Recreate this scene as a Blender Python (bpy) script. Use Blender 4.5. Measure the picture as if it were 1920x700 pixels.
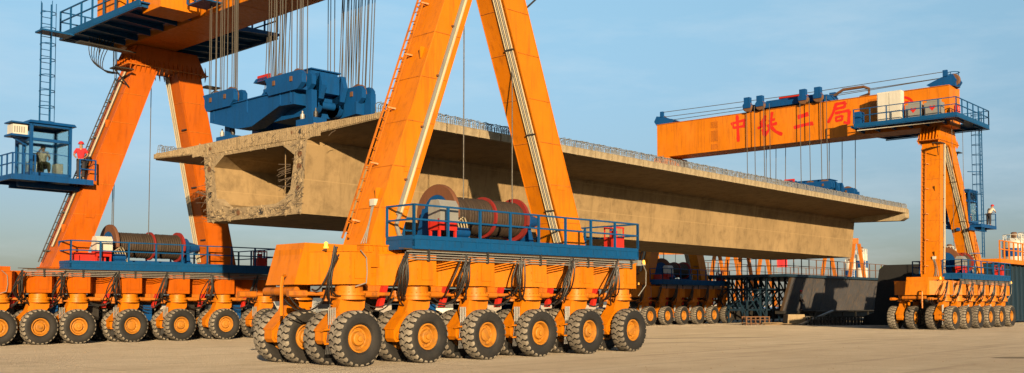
import bpy, bmesh, math, random
from mathutils import Vector, Matrix, Quaternion
from mathutils.geometry import tessellate_polygon
random.seed(7)
PI = math.pi
for o in list(bpy.data.objects): bpy.data.objects.remove(o)
scn = bpy.context.scene
COL = scn.collection

# ------------------------------------------------------------------ camera
F_PX, PCY = 1937.5, 475.5
yaw, pit, roll = 0.7161, 0.0497, -0.0026
fw = Vector((math.cos(pit)*math.cos(yaw), math.cos(pit)*math.sin(yaw), math.sin(pit)))
rt = Vector((math.sin(yaw), -math.cos(yaw), 0)); upv = rt.cross(fw)
r2 = rt*math.cos(roll)+upv*math.sin(roll); u2 = -rt*math.sin(roll)+upv*math.cos(roll)
cd = bpy.data.cameras.new('camera'); cam = bpy.data.objects.new('camera', cd); COL.objects.link(cam)
m = Matrix((r2, u2, -fw)).transposed().to_4x4(); m.translation = Vector((-21.905, -36.868, 1.681))
cam.matrix_world = m
cd.sensor_width = 36; cd.lens = F_PX/1920*36; cd.shift_y = (PCY-350)/1920; cd.clip_end = 6000; cd.clip_start = .1
scn.camera = cam
# ------------------------------------------------------------------ light
LIGHT = Vector((.75, 1.0, -.235)).normalized()
SUN_EL = math.asin(-LIGHT.z); SUN_AZ = math.atan2(-LIGHT.x, -LIGHT.y)
SKY_TONE = ((0.0, (.33, .36, .55)), (1.0, (1, 1, 1)), (.10, (.45, .52, .70)), (.30, (.86, 1.02, 1.05)))
w = bpy.data.worlds.new('World'); scn.world = w; w.use_nodes = True
nt = w.node_tree; bg = nt.nodes['Background']
sky = nt.nodes.new('ShaderNodeTexSky'); sky.sky_type = 'NISHITA'; sky.sun_disc = False
sky.sun_elevation = SUN_EL; sky.sun_rotation = SUN_AZ; sky.air_density = 1.0; sky.dust_density = 1.0; sky.ozone_density = 1.0
# evening haze: the whole sky, all round, is toned greyer towards the horizon and bluer above
tcw = nt.nodes.new('ShaderNodeTexCoord'); sxw = nt.nodes.new('ShaderNodeSeparateXYZ'); nt.links.new(tcw.outputs['Generated'], sxw.inputs[0])
rw = nt.nodes.new('ShaderNodeValToRGB'); nt.links.new(sxw.outputs['Z'], rw.inputs[0])
for e_, (p_, c_) in zip([rw.color_ramp.elements[0], rw.color_ramp.elements[1], rw.color_ramp.elements.new(.5), rw.color_ramp.elements.new(.5)], SKY_TONE): e_.position = p_; e_.color = (*c_, 1)
mw = nt.nodes.new('ShaderNodeMixRGB'); mw.blend_type = 'MULTIPLY'; mw.inputs[0].default_value = 1
nt.links.new(sky.outputs[0], mw.inputs[1]); nt.links.new(rw.outputs[0], mw.inputs[2])
# thin wisps of high cloud over the whole dome
mpw = nt.nodes.new('ShaderNodeMapping'); mpw.inputs['Scale'].default_value = (1.2, 2.2, 9.0); mpw.inputs['Rotation'].default_value = (.12, .2, .5); nt.links.new(tcw.outputs['Generated'], mpw.inputs[0])
nw = nt.nodes.new('ShaderNodeTexNoise'); nw.inputs['Scale'].default_value = 2.2; nw.inputs['Detail'].default_value = 9; nw.inputs['Roughness'].default_value = .62; nt.links.new(mpw.outputs[0], nw.inputs['Vector'])
rc = nt.nodes.new('ShaderNodeValToRGB'); rc.color_ramp.elements[0].position = .47; rc.color_ramp.elements[0].color = (0, 0, 0, 1); rc.color_ramp.elements[1].position = .78; rc.color_ramp.elements[1].color = (.3, .3, .3, 1); nt.links.new(nw.outputs['Fac'], rc.inputs[0])
mc = nt.nodes.new('ShaderNodeMixRGB'); mc.blend_type = 'MIX'; mc.inputs[2].default_value = (4.2, 4.7, 5.0, 1)
nt.links.new(rc.outputs[0], mc.inputs[0]); nt.links.new(mw.outputs[0], mc.inputs[1]); nt.links.new(mc.outputs[0], bg.inputs[0]); bg.inputs[1].default_value = 0.075
sl = bpy.data.lights.new('sun', 'SUN'); sl.energy = 5.0; sl.angle = math.radians(.6); sl.color = (1.0, .75, .45)
so = bpy.data.objects.new('sun', sl); COL.objects.link(so); so.location = (-60, -80, 30)
so.rotation_euler = LIGHT.to_track_quat('-Z', 'Y').to_euler()
scn.view_settings.view_transform = 'Standard'; scn.view_settings.look = 'None'
scn.view_settings.gamma = 1; scn.view_settings.use_curve_mapping = False
scn.view_settings.exposure = 1.25

# ------------------------------------------------------------------ materials
MAT = {}
def nodes_mat(name):
    mt = bpy.data.materials.new(name); mt.use_nodes = True
    n = mt.node_tree; b = n.nodes['Principled BSDF']; MAT[name] = mt
    return n, b
def N(n, t, **kw):
    x = n.nodes.new(t)
    for k, v in kw.items():
        if k in x.inputs: x.inputs[k].default_value = v
        else: setattr(x, k, v)
    return x
def coords(n, scale=(1, 1, 1), rnd=True):
    tc = N(n, 'ShaderNodeTexCoord'); mp = N(n, 'ShaderNodeMapping'); mp.inputs['Scale'].default_value = scale
    src = tc.outputs['Object']
    if rnd:
        oi = N(n, 'ShaderNodeObjectInfo'); mul = N(n, 'ShaderNodeMath', operation='MULTIPLY'); mul.inputs[1].default_value = 37.0
        n.links.new(oi.outputs['Random'], mul.inputs[0])
        ad = N(n, 'ShaderNodeVectorMath', operation='ADD'); n.links.new(src, ad.inputs[0]); n.links.new(mul.outputs[0], ad.inputs[1]); src = ad.outputs[0]
    n.links.new(src, mp.inputs[0]); return mp.outputs[0]
def noise(n, vec, scale, detail=6, rough=.6):
    x = N(n, 'ShaderNodeTexNoise'); x.inputs['Scale'].default_value = scale; x.inputs['Detail'].default_value = detail; x.inputs['Roughness'].default_value = rough
    n.links.new(vec, x.inputs['Vector']); return x.outputs['Fac']
def ramp(n, fac, stops):
    r = N(n, 'ShaderNodeValToRGB'); e = r.color_ramp.elements
    while len(e) < len(stops): e.new(.5)
    for el, (p, c) in zip(e, stops): el.position = p; el.color = (c if len(c) == 4 else (*c, 1)) if not isinstance(c, (int, float)) else (c, c, c, 1)
    n.links.new(fac, r.inputs[0]); return r.outputs[0]
def mix(n, fac, a, b, mode='MIX'):
    x = N(n, 'ShaderNodeMixRGB', blend_type=mode)
    for s, i in ((fac, 0), (a, 1), (b, 2)):
        if isinstance(s, (int, float)): x.inputs[i].default_value = s
        elif isinstance(s, tuple): x.inputs[i].default_value = (*s, 1)
        else: n.links.new(s, x.inputs[i])
    return x.outputs[0]
def bump(n, b, h, strength=.3, dist=.02):
    x = N(n, 'ShaderNodeBump'); x.inputs['Strength'].default_value = strength; x.inputs['Distance'].default_value = dist
    n.links.new(h, x.inputs['Height']); n.links.new(x.outputs[0], b.inputs['Normal'])
ALB = .55
def paint(name, base, dirt=(.12, .07, .03), amt=.35, rough=.42, rust=.0, var=.25, metallic=0, spec=.35):
    base = tuple(x*ALB for x in base); dirt = tuple(x*ALB for x in dirt)
    n, b = nodes_mat(name)
    v1 = coords(n); big = noise(n, v1, .9, 5); fine = noise(n, v1, 9, 8, .7)
    vs = coords(n, (3.5, 3.5, .35)); streak = noise(n, vs, 1.6, 6, .65)
    lo = tuple(c*(1-var) for c in base); hi = tuple(min(1, c*(1+var*.6)) for c in base)
    c = mix(n, big, lo, hi)
    v3 = coords(n, (1, 1, .45)); fade = noise(n, v3, .45, 4, .55); fm = N(n, 'ShaderNodeMath', operation='MULTIPLY'); n.links.new(ramp(n, fade, [(.48, 0), (.66, 1)]), fm.inputs[0]); fm.inputs[1].default_value = .4
    c = mix(n, fm.outputs[0], c, tuple(min(1, x*1.12+.012*(1 if max(base) > .2 else .2)) for x in base))
    d = ramp(n, streak, [(.5, 0), (.72, 1)])
    dm = N(n, 'ShaderNodeMath', operation='MULTIPLY'); n.links.new(d, dm.inputs[0]); dm.inputs[1].default_value = amt
    c = mix(n, dm.outputs[0], c, dirt)
    sp = ramp(n, fine, [(.62, 0), (.72, 1)]); sm = N(n, 'ShaderNodeMath', operation='MULTIPLY'); n.links.new(sp, sm.inputs[0]); sm.inputs[1].default_value = .35+rust
    c = mix(n, sm.outputs[0], c, tuple(.45*x+.55*y for x, y in zip(base, dirt)))
    n.links.new(c, b.inputs['Base Color'])
    r = ramp(n, fine, [(.3, rough-.08), (.7, rough+.2)]); n.links.new(r, b.inputs['Roughness'])
    b.inputs['Metallic'].default_value = metallic; b.inputs['Specular IOR Level'].default_value = spec
    bump(n, b, big, .12, .03)
    return MAT[name]
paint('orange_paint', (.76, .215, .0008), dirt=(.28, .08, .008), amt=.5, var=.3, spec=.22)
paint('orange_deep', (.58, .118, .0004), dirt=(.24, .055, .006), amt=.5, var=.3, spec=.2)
paint('orange_rim', (.60, .22, .008), dirt=(.16, .085, .03), amt=.75, rough=.6, var=.4)
paint('orange_dirty', (.62, .17, .0015), dirt=(.13, .06, .02), amt=.7, rough=.5)
paint('blue_paint', (.004, .086, .25), dirt=(.02, .04, .06), amt=.4, spec=.18)
paint('deep_blue', (.004, .078, .27), dirt=(.012, .03, .05), amt=.4, spec=.18)
paint('teal_steel', (.011, .038, .068), dirt=(.05, .05, .04), amt=.5)
paint('red_paint', (.62, .025, .012), dirt=(.2, .03, .02), amt=.3)
paint('red_worn', (.30, .018, .012), dirt=(.10, .03, .02), amt=.8, rough=.6)
paint('letter_red', (.72, .02, .006), dirt=(.5, .06, .01), amt=.25)
paint('cream_pipe', (.62, .52, .33), dirt=(.3, .22, .12), amt=.4)
paint('grey_pipe', (.30, .29, .26), dirt=(.14, .12, .09), amt=.4)
paint('white_paint', (.72, .69, .6), dirt=(.35, .3, .22), amt=.3)
paint('silver_paint', (.30, .30, .28), dirt=(.2, .18, .15), amt=.4, rough=.35)
paint('dark_steel', (.035, .033, .03), dirt=(.06, .045, .03), amt=.4)
paint('rope_steel', (.10, .088, .07), dirt=(.05, .04, .03), amt=.4, rough=.5)
paint('rusty_steel', (.17, .075, .03), dirt=(.07, .03, .015), amt=.6, rough=.75)
paint('drum_rope', (.05, .03, .016), dirt=(.012, .008, .005), amt=.6, rough=.7)
paint('brown_rim', (.20, .075, .03), dirt=(.08, .04, .02), amt=.5, rough=.6)
paint('rebar', (.16, .115, .08), dirt=(.25, .2, .14), amt=.5, rough=.7)
paint('galv_rebar', (.20, .21, .22), dirt=(.12, .10, .08), amt=.5, rough=.6)
paint('hose_black', (.018, .016, .015), dirt=(.05, .04, .03), amt=.3, rough=.45)
paint('timber', (.28, .19, .10), dirt=(.12, .08, .05), amt=.5, rough=.8)
paint('core_black', (.012, .012, .013), dirt=(.02, .02, .02), amt=.4, rough=.7)  # near-black tone for the end of the second mould
paint('mould_steel', (.085, .085, .095), dirt=(.20, .13, .07), amt=.8, rough=.6, var=.5)
paint('cloth_red', (.62, .02, .03), dirt=(.35, .02, .03), amt=.3, rough=.85)
paint('cloth_white', (.68, .62, .5), dirt=(.4, .35, .28), amt=.4, rough=.9)
paint('cloth_dark', (.035, .035, .045), dirt=(.06, .05, .04), amt=.4, rough=.9)
paint('cloth_olive', (.09, .085, .04), dirt=(.05, .04, .03), amt=.4, rough=.9)
paint('skin', (.42, .22, .13), dirt=(.34, .16, .1), amt=.2, rough=.55)
paint('hair_black', (.012, .01, .009), amt=.1, rough=.5)
paint('helmet_red', (.62, .02, .025), amt=.1, rough=.3)
paint('flag_green', (.08, .5, .1), amt=.1, rough=.8)
paint('cable_brown', (.09, .055, .03), amt=.4)
def rubber():
    n, b = nodes_mat('tyre_rubber'); v = coords(n); f = noise(n, v, 3, 7, .7); g = noise(n, v, 18, 5)
    oi = N(n, 'ShaderNodeObjectInfo'); dr = ramp(n, oi.outputs['Random'], [(0, (.006, .005, .004)), (1, (.019, .0145, .010))])
    c = mix(n, ramp(n, f, [(.35, 0), (.75, 1)]), (.004, .0036, .0033), dr); n.links.new(c, b.inputs['Base Color'])
    b.inputs['Roughness'].default_value = .75; bump(n, b, g, .3, .01)
    n, b = nodes_mat('tread_dust'); v = coords(n); f = noise(n, v, 5, 7, .7); g = noise(n, v, 25, 5)
    oi = N(n, 'ShaderNodeObjectInfo'); dr = ramp(n, oi.outputs['Random'], [(0, (.14, .118, .09)), (1, (.24, .205, .155))])
    c = mix(n, ramp(n, f, [(.32, 0), (.62, 1)]), (.07, .058, .045), dr); n.links.new(c, b.inputs['Base Color'])
    b.inputs['Roughness'].default_value = .9; bump(n, b, g, .4, .01)
rubber()
def concrete(name, base, rough_amt, lines=False, dark=(.15, .10, .05)):
    base = tuple(x*ALB for x in base); dark = tuple(x*ALB for x in dark)
    n, b = nodes_mat(name)
    v = coords(n, rnd=False); big = noise(n, v, .28, 7, .62); med = noise(n, v, 1.7, 8, .68); fine = noise(n, v, 26, 6, .7)
    vs = coords(n, (1.6, 1.6, .16), rnd=False); st = noise(n, vs, 2.4, 7, .7)
    c = mix(n, ramp(n, big, [(.3, 0), (.7, 1)]), tuple(x*.78 for x in base), tuple(min(1, x*1.12) for x in base))
    f1 = N(n, 'ShaderNodeMath', operation='MULTIPLY'); n.links.new(ramp(n, med, [(.48, 0), (.75, 1)]), f1.inputs[0]); f1.inputs[1].default_value = .7
    c = mix(n, f1.outputs[0], c, dark)
    f2 = N(n, 'ShaderNodeMath', operation='MULTIPLY'); n.links.new(ramp(n, st, [(.5, 0), (.68, 1)]), f2.inputs[0]); f2.inputs[1].default_value = .55
    c = mix(n, f2.outputs[0], c, tuple(x*.55 for x in base))
    if lines:
        tc = N(n, 'ShaderNodeTexCoord'); sx = N(n, 'ShaderNodeSeparateXYZ'); n.links.new(tc.outputs['Object'], sx.inputs[0])
        def line(sock, period, off, wdt):
            a = N(n, 'ShaderNodeMath', operation='ADD'); n.links.new(sock, a.inputs[0]); a.inputs[1].default_value = off
            d = N(n, 'ShaderNodeMath', operation='PINGPONG'); n.links.new(a.outputs[0], d.inputs[0]); d.inputs[1].default_value = period/2
            l = N(n, 'ShaderNodeMath', operation='LESS_THAN'); n.links.new(d.outputs[0], l.inputs[0]); l.inputs[1].default_value = wdt
            return l.outputs[0]
        for so_, pe, of, wd, fa in ((sx.outputs['X'], 4.05, 1.1, .02, .35), (sx.outputs['Z'], 1.3, .05, .018, .5)):
            l = line(so_, pe, of, wd); k = N(n, 'ShaderNodeMath', operation='MULTIPLY'); n.links.new(l, k.inputs[0])
            k2 = N(n, 'ShaderNodeMath', operation='MULTIPLY'); n.links.new(med, k2.inputs[0]); k2.inputs[1].default_value = fa*1.6
            n.links.new(k2.outputs[0], k.inputs[1]); c = mix(n, k.outputs[0], c, tuple(min(1, x*1.35) for x in base))
    n.links.new(c, b.inputs['Base Color']); b.inputs['Roughness'].default_value = .88; b.inputs['Specular IOR Level'].default_value = .2
    h = N(n, 'ShaderNodeMath', operation='ADD'); n.links.new(med, h.inputs[0]); n.links.new(fine, h.inputs[1])
    bump(n, b, h.outputs[0], rough_amt, .05)
concrete('girder_concrete', (.40, .275, .135), .25, True)
concrete('rough_concrete', (.47, .35, .205), .9, dark=(.24, .17, .10))
concrete('edge_concrete', (.50, .40, .25), .3)
def ground_mat():
    n, b = nodes_mat('ground_concrete')
    v = coords(n, rnd=False); a = noise(n, v, .07, 6, .6); m1 = noise(n, v, .6, 8, .65); f = noise(n, v, 9, 8, .75)
    va = coords(n, (.25, 1.3, 1), rnd=False); s = noise(n, va, .5, 7, .65)
    c = mix(n, ramp(n, a, [(.3, 0), (.7, 1)]), (.25, .205, .15), (.31, .26, .195))
    c = mix(n, ramp(n, m1, [(.45, 0), (.8, .8)]), c, (.205, .165, .115))
    c = mix(n, ramp(n, s, [(.5, 0), (.75, .6)]), c, (.35, .305, .235))
    c = mix(n, ramp(n, f, [(.55, 0), (.8, .7)]), c, (.16, .125, .085))
    tc0 = N(n, 'ShaderNodeTexCoord'); mr = N(n, 'ShaderNodeMapping'); mr.inputs['Rotation'].default_value = (0, 0, .06); n.links.new(tc0.outputs['Object'], mr.inputs[0])
    sx = N(n, 'ShaderNodeSeparateXYZ'); n.links.new(mr.outputs[0], sx.inputs[0])
    for sock, per, wdt in ((sx.outputs['X'], 7.5, .035), (sx.outputs['Y'], 6.0, .03)):
        pp = N(n, 'ShaderNodeMath', operation='PINGPONG'); n.links.new(sock, pp.inputs[0]); pp.inputs[1].default_value = per/2
        wj = N(n, 'ShaderNodeMath', operation='MULTIPLY_ADD'); n.links.new(f, wj.inputs[0]); wj.inputs[1].default_value = .06; n.links.new(pp.outputs[0], wj.inputs[2])
        lt = N(n, 'ShaderNodeMath', operation='LESS_THAN'); n.links.new(wj.outputs[0], lt.inputs[0]); lt.inputs[1].default_value = wdt+.03
        lm = N(n, 'ShaderNodeMath', operation='MULTIPLY'); n.links.new(lt.outputs[0], lm.inputs[0]); lm.inputs[1].default_value = .45
        c = mix(n, lm.outputs[0], c, (.12, .09, .06))
    vt = coords(n, (.03, 1.1, 1), rnd=False); tk = noise(n, vt, 1.0, 5, .6)
    c = mix(n, ramp(n, tk, [(.54, 0), (.66, .45)]), c, (.15, .115, .08))
    # cast shadows painted into the yard colour as dark ellipses, among other stains
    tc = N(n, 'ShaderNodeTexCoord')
    for (x, y, ang, lx, ly, k) in SHADOWS_AND_STAINS:
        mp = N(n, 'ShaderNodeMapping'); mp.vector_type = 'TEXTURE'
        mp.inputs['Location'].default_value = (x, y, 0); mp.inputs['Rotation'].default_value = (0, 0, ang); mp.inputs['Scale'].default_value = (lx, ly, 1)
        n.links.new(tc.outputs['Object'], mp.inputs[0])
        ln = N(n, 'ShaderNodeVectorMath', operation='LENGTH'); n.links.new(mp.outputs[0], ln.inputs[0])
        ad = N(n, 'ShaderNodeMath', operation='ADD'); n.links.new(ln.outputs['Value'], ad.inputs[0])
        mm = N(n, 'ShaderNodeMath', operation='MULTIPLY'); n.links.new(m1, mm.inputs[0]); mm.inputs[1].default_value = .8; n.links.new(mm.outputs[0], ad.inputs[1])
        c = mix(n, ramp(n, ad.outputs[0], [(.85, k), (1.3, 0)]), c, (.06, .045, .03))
    n.links.new(c, b.inputs['Base Color']); b.inputs['Roughness'].default_value = .9; b.inputs['Specular IOR Level'].default_value = .2
    h = N(n, 'ShaderNodeMath', operation='ADD'); n.links.new(f, h.inputs[0]); n.links.new(m1, h.inputs[1]); bump(n, b, h.outputs[0], 1.0, .08)
    b.inputs['Diffuse Roughness'].default_value = 1.0
def ray_ground(u, v):
    d = fw + r2*((u-960)/F_PX) - u2*((v-PCY)/F_PX); t = -1.681/d.z
    return Vector((-21.905, -36.868, 1.681)) + d*t
SHADOWS_AND_STAINS = []  # patches right of the near wheels and at the right edge are painted shadows
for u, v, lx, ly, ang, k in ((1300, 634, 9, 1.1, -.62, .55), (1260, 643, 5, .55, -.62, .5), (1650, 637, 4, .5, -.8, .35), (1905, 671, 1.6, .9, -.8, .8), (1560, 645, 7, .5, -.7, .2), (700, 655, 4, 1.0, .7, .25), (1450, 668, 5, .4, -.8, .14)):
    p = ray_ground(u, v); SHADOWS_AND_STAINS.append((p.x, p.y, ang, lx, ly, k))
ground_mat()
def glass():
    n, b = nodes_mat('cab_glass'); b.inputs['Base Color'].default_value = (.60, .74, .74, 1); b.inputs['Roughness'].default_value = .03
    b.inputs['Transmission Weight'].default_value = 1; b.inputs['IOR'].default_value = 1.05; b.inputs['Alpha'].default_value = .7
    n, b = nodes_mat('amber_lamp'); b.inputs['Base Color'].default_value = (.9, .35, .02, 1); b.inputs['Emission Color'].default_value = (1, .42, .05, 1); b.inputs['Emission Strength'].default_value = .6
glass()

# ------------------------------------------------------------------ mesh helpers
class MB:
    def __init__(s): s.v = []; s.f = []; s.mi = []; s.cur = 0
    def add(s, vs, fs):
        o = len(s.v); s.v += [tuple(p) for p in vs]
        for f in fs: s.f.append([i+o for i in f]); s.mi.append(s.cur)
        return s
    def box(s, x0, x1, y0, y1, z0, z1):
        return s.hexa([(x0, y0), (x1, y0), (x1, y1), (x0, y1)], z0, [(x0, y0), (x1, y0), (x1, y1), (x0, y1)], z1)
    def hexa(s, b, z0, t, z1):
        n = len(b); vs = [(x, y, z0) for x, y in b]+[(x, y, z1) for x, y in t]
        fs = [list(range(n))[::-1], list(range(n, 2*n))]+[[i, (i+1) % n, n+(i+1) % n, n+i] for i in range(n)]
        return s.add(vs, fs)
    def prism_y(s, poly, y0, y1):    # poly in (x,z)
        n = len(poly); vs = [(x, y0, z) for x, z in poly]+[(x, y1, z) for x, z in poly]
        fs = [list(range(n)), list(range(n, 2*n))[::-1]]+[[(i+1) % n, i, n+i, n+(i+1) % n] for i in range(n)]
        return s.add(vs, fs)
    def prism_x(s, poly, x0, x1):    # poly in (y,z)
        n = len(poly); vs = [(x0, y, z) for y, z in poly]+[(x1, y, z) for y, z in poly]
        fs = [list(range(n))[::-1], list(range(n, 2*n))]+[[i, (i+1) % n, n+(i+1) % n, n+i] for i in range(n)]
        return s.add(vs, fs)
    def tube(s, pts, r, n=6, caps=True):
        pts = [Vector(p) for p in pts]; rs = r if isinstance(r, (list, tuple)) else [r]*len(pts)
        o = len(s.v); up = None
        for i, p in enumerate(pts):
            t = (pts[min(i+1, len(pts)-1)]-pts[max(i-1, 0)])
            t = t.normalized() if t.length > 1e-9 else Vector((0, 0, 1))
            if up is None: up = t.orthogonal().normalized()
            else:
                up = up - t*up.dot(t); up = up.normalized() if up.length > 1e-6 else t.orthogonal().normalized()
            bi = t.cross(up)
            for k in range(n):
                a = 2*PI*(k+.5)/n; s.v.append(tuple(p+(up*math.cos(a)+bi*math.sin(a))*rs[i]))
        for i in range(len(pts)-1):
            for k in range(n):
                s.f.append([o+i*n+k, o+i*n+(k+1) % n, o+(i+1)*n+(k+1) % n, o+(i+1)*n+k]); s.mi.append(s.cur)
        if caps:
            s.f.append([o+k for k in range(n)][::-1]); s.f.append([o+(len(pts)-1)*n+k for k in range(n)]); s.mi += [s.cur]*2
        return s
    def bar(s, p, q, w, h, up=(0, 0, 1)):
        p, q = Vector(p), Vector(q); t = (q-p).normalized(); up = Vector(up)
        if abs(t.dot(up)) > .98: up = Vector((1, 0, 0))
        a = t.cross(up).normalized()*w/2; b = a.cross(t).normalized()*h/2
        vs = [c+i+j for c in (p, q) for i, j in ((-a, -b), (a, -b), (a, b), (-a, b))]
        return s.add(vs, [[0, 1, 2, 3][::-1], [4, 5, 6, 7]]+[[i, (i+1) % 4, 4+(i+1) % 4, 4+i] for i in range(4)])
    def lathe(s, prof, n=24, axis='y', c=(0, 0, 0)):   # prof: (along, radius)
        o = len(s.v); m_ = len(prof)
        for a_, r in prof:
            for k in range(n):
                t = 2*PI*k/n; u, v = r*math.cos(t), r*math.sin(t)
                p = {'y': (u, a_, v), 'x': (a_, u, v), 'z': (u, v, a_)}[axis]
                s.v.append((p[0]+c[0], p[1]+c[1], p[2]+c[2]))
        for i in range(m_-1):
            for k in range(n):
                s.f.append([o+i*n+k, o+i*n+(k+1) % n, o+(i+1)*n+(k+1) % n, o+(i+1)*n+k]); s.mi.append(s.cur)
        return s
    def mesh(s, name, mats):
        me = bpy.data.meshes.new(name); me.from_pydata(s.v, [], s.f)
        for mt in (mats if isinstance(mats, (list, tuple)) else [mats]): me.materials.append(MAT[mt])
        me.polygons.foreach_set('material_index', s.mi)
        me.polygons.foreach_set('use_smooth', [True]*len(me.polygons))
        me.update()
        bm = bmesh.new(); bm.from_mesh(me); bmesh.ops.recalc_face_normals(bm, faces=bm.faces); bm.to_mesh(me); bm.free()
        me.set_sharp_from_angle(angle=math.radians(32))
        return me
    def build(s, name, mats, parent=None, loc=(0, 0, 0), rz=0):
        return put(name, s.mesh(name, mats), parent, loc, rz)
def put(name, me, parent=None, loc=(0, 0, 0), rz=0):
    o = bpy.data.objects.new(name, me); COL.objects.link(o); o.parent = parent; o.location = loc; o.rotation_euler = (0, 0, rz); return o
def thing(name, label, cat, loc=(0, 0, 0), rz=0, group=None):
    o = bpy.data.objects.new(name, None); COL.objects.link(o); o.location = loc; o.rotation_euler = (0, 0, rz); o.empty_display_size = .3
    o['label'] = label; o['category'] = cat
    if group: o['group'] = group
    return o
def tag(o, label, cat, group=None):
    o['label'] = label; o['category'] = cat
    if group: o['group'] = group
    return o
def curve(p, q, sag, n=8, side=(0, 0, 0)):
    p, q, sd = Vector(p), Vector(q), Vector(side)
    return [p.lerp(q, t)+(Vector((0, 0, -sag))+sd)*4*t*(1-t) for t in [i/n for i in range(n+1)]]
def lerp(a, b, t): return a+(b-a)*t

# ------------------------------------------------------------------ ground
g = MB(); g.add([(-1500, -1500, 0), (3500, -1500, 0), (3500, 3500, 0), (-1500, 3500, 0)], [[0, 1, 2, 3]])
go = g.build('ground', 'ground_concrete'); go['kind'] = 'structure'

# ------------------------------------------------------------------ box girder
GX, GY, GZ = 1.398, -3.35, 5.03
GL = 49.04
outer = [(-7.25, 2.98), (-7.25, 3.18), (0, 3.27), (7.25, 3.18), (7.25, 2.98), (4.2, 2.86), (3.35, 2.68), (3.05, 0), (-3.05, 0), (-3.35, 2.68), (-4.2, 2.86)]
inner = [(-2.35, .72), (-1.5, .46), (1.5, .46), (2.35, .72), (2.62, 2.2), (1.9, 2.62), (-1.9, 2.62), (-2.62, 2.2)]
girder = thing('box_girder', 'long weathered concrete box girder held in the air between the two orange cranes', 'girder', (GX, GY, GZ))
def section(x0, x1, outer, inner, nseg):
    mb = MB(); no, ni = len(outer), len(inner); xs = [lerp(x0, x1, i/nseg) for i in range(nseg+1)]
    for x in xs: mb.v += [(x, y, z) for y, z in outer]+[(x, y, z) for y, z in inner]
    st = no+ni
    for i in range(nseg):
        for k in range(no): mb.f.append([i*st+k, i*st+(k+1) % no, (i+1)*st+(k+1) % no, (i+1)*st+k])
        for k in range(ni): mb.f.append([i*st+no+k, i*st+no+(k+1) % ni, (i+1)*st+no+(k+1) % ni, (i+1)*st+no+k])
    mb.mi += [0]*len(mb.f)
    tri = tessellate_polygon([[Vector((y, z, 0)) for y, z in outer], [Vector((y, z, 0)) for y, z in inner]])
    for t in tri:
        mb.f.append(list(t)); mb.f.append([i+nseg*st for i in t]); mb.mi += [1, 1]
    return mb
section(0, GL, outer, inner, 12).build('girder_shell', ['girder_concrete', 'rough_concrete'], girder)
# thickened end rib under the far flanges
for sy in (-1, 1):
    MB().prism_x([(sy*3.2, 2.5), (sy*3.2, 2.9), (sy*7.26, 3.0), (sy*7.26, 2.62), (sy*6.9, 2.42)], GL-.7, GL+.02).build('end_rib', 'edge_concrete', girder)
# edge blocks with their rebar cages
bl = MB(); bl.prism_x([(-.03, -.17), (.02, -.17), (.30, -.14), (.30, .13), (.02, .15), (-.05, .10)], .03, 1.17); bl_me = bl.mesh('edge_block', 'edge_concrete')
cages = []
for q in range(4):
    cg = MB(); rr = random.Random(q)
    for i in range(11):
        x = .08+i*.104+rr.uniform(-.015, .015); h = .36+rr.uniform(-.03, .03); ln = rr.uniform(-.03, .03); y0 = .04+rr.uniform(-.01, .01)
        cg.tube([(x, y0, .05), (x+ln, y0+.01, h-.05), (x+ln, y0+.05, h), (x+ln+.02, y0+.28, h), (x+ln, y0+.33, h-.05), (x, y0+.34, .05)], .015, 4)
    for y, z in ((.07, .2), (.36, .22)): cg.tube([(.05, y, z), (1.15, y, z)], .009, 4)
    cages.append(cg.mesh('rebar_cage', 'galv_rebar'))
nb = int(GL/1.22)
for i in range(nb):
    x = .1+i*1.2185
    put('edge_block', bl_me, girder, (x, -7.27, 3.11)); c = put('rebar_cage', random.choice(cages), girder, (x, -7.27, 3.2))
    b = put('edge_block', bl_me, girder, (x+1.2, 7.27, 3.11), PI); c = put('rebar_cage', random.choice(cages), girder, (x+1.2, 7.27, 3.2), PI)
# keyed ribs on the cast end of the deck and projecting reinforcement on the end face
def topz(y): return 3.27-.0124*abs(y)
def botz(y):
    a = abs(y)
    if a > 4.2: return lerp(2.86, 2.98, (a-4.2)/3.05)
    return 2.62 if a < 1.9 else (lerp(2.62, 2.3, (a-1.9)/.7) if a < 2.6 else 2.35)
rb = MB()
y = -7.15
while y < 7.15:
    if not any(abs(y-q) < .12 for q in (-2.9, -3.4, 2.9, 3.3)):
        z1, z0 = topz(y)-.025, max(botz(y)+.03, topz(y)-.48)
        rb.bar((-.022, y, z0), (-.022, y+random.uniform(-.01, .01), z1), .045, .045)
    y += .105+random.uniform(-.012, .012)
rb.build('joint_rib', 'rough_concrete', girder)['kind'] = 'stuff'
st = MB()
def stub(y, z, l, dy, dz, r=.009): st.tube([(0, y, z), (-l*.6, y+dy*.5, z+dz*.4), (-l, y+dy, z+dz)], r, 4)
for sy in (-1, 1):
    for i in range(44):
        z = random.uniform(.35, 2.7); y = sy*(2.72+random.uniform(-.22, .45)+.08*(z-.3)*sy*sy); stub(y, z, random.uniform(.06, .28), random.uniform(-.35, .2), random.uniform(-.3, .05), random.choice((.008, .011)))
for i in range(70):
    y = random.uniform(-3, 3); stub(y, random.uniform(.05, .42), random.uniform(.05, .3), random.uniform(-.4, .4), random.uniform(-.12, .12))
for i in range(26):
    y = random.uniform(-5, 5); stub(y, random.uniform(2.75, 3.2), random.uniform(.05, .2), random.uniform(-.2, .2), random.uniform(-.2, .02))
for i in range(10):
    z = random.uniform(.7, 2.2); stub(-2.4, z, .12, random.uniform(.3, .7), random.uniform(-.3, .1), .012)
for i in range(8): stub(3.1, random.uniform(.6, 1.6), .12, random.uniform(.3, .75), random.uniform(-.1, .2), .01)
st.build('projecting_rebar', 'rebar', girder)['kind'] = 'stuff'
sp = MB()
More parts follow.
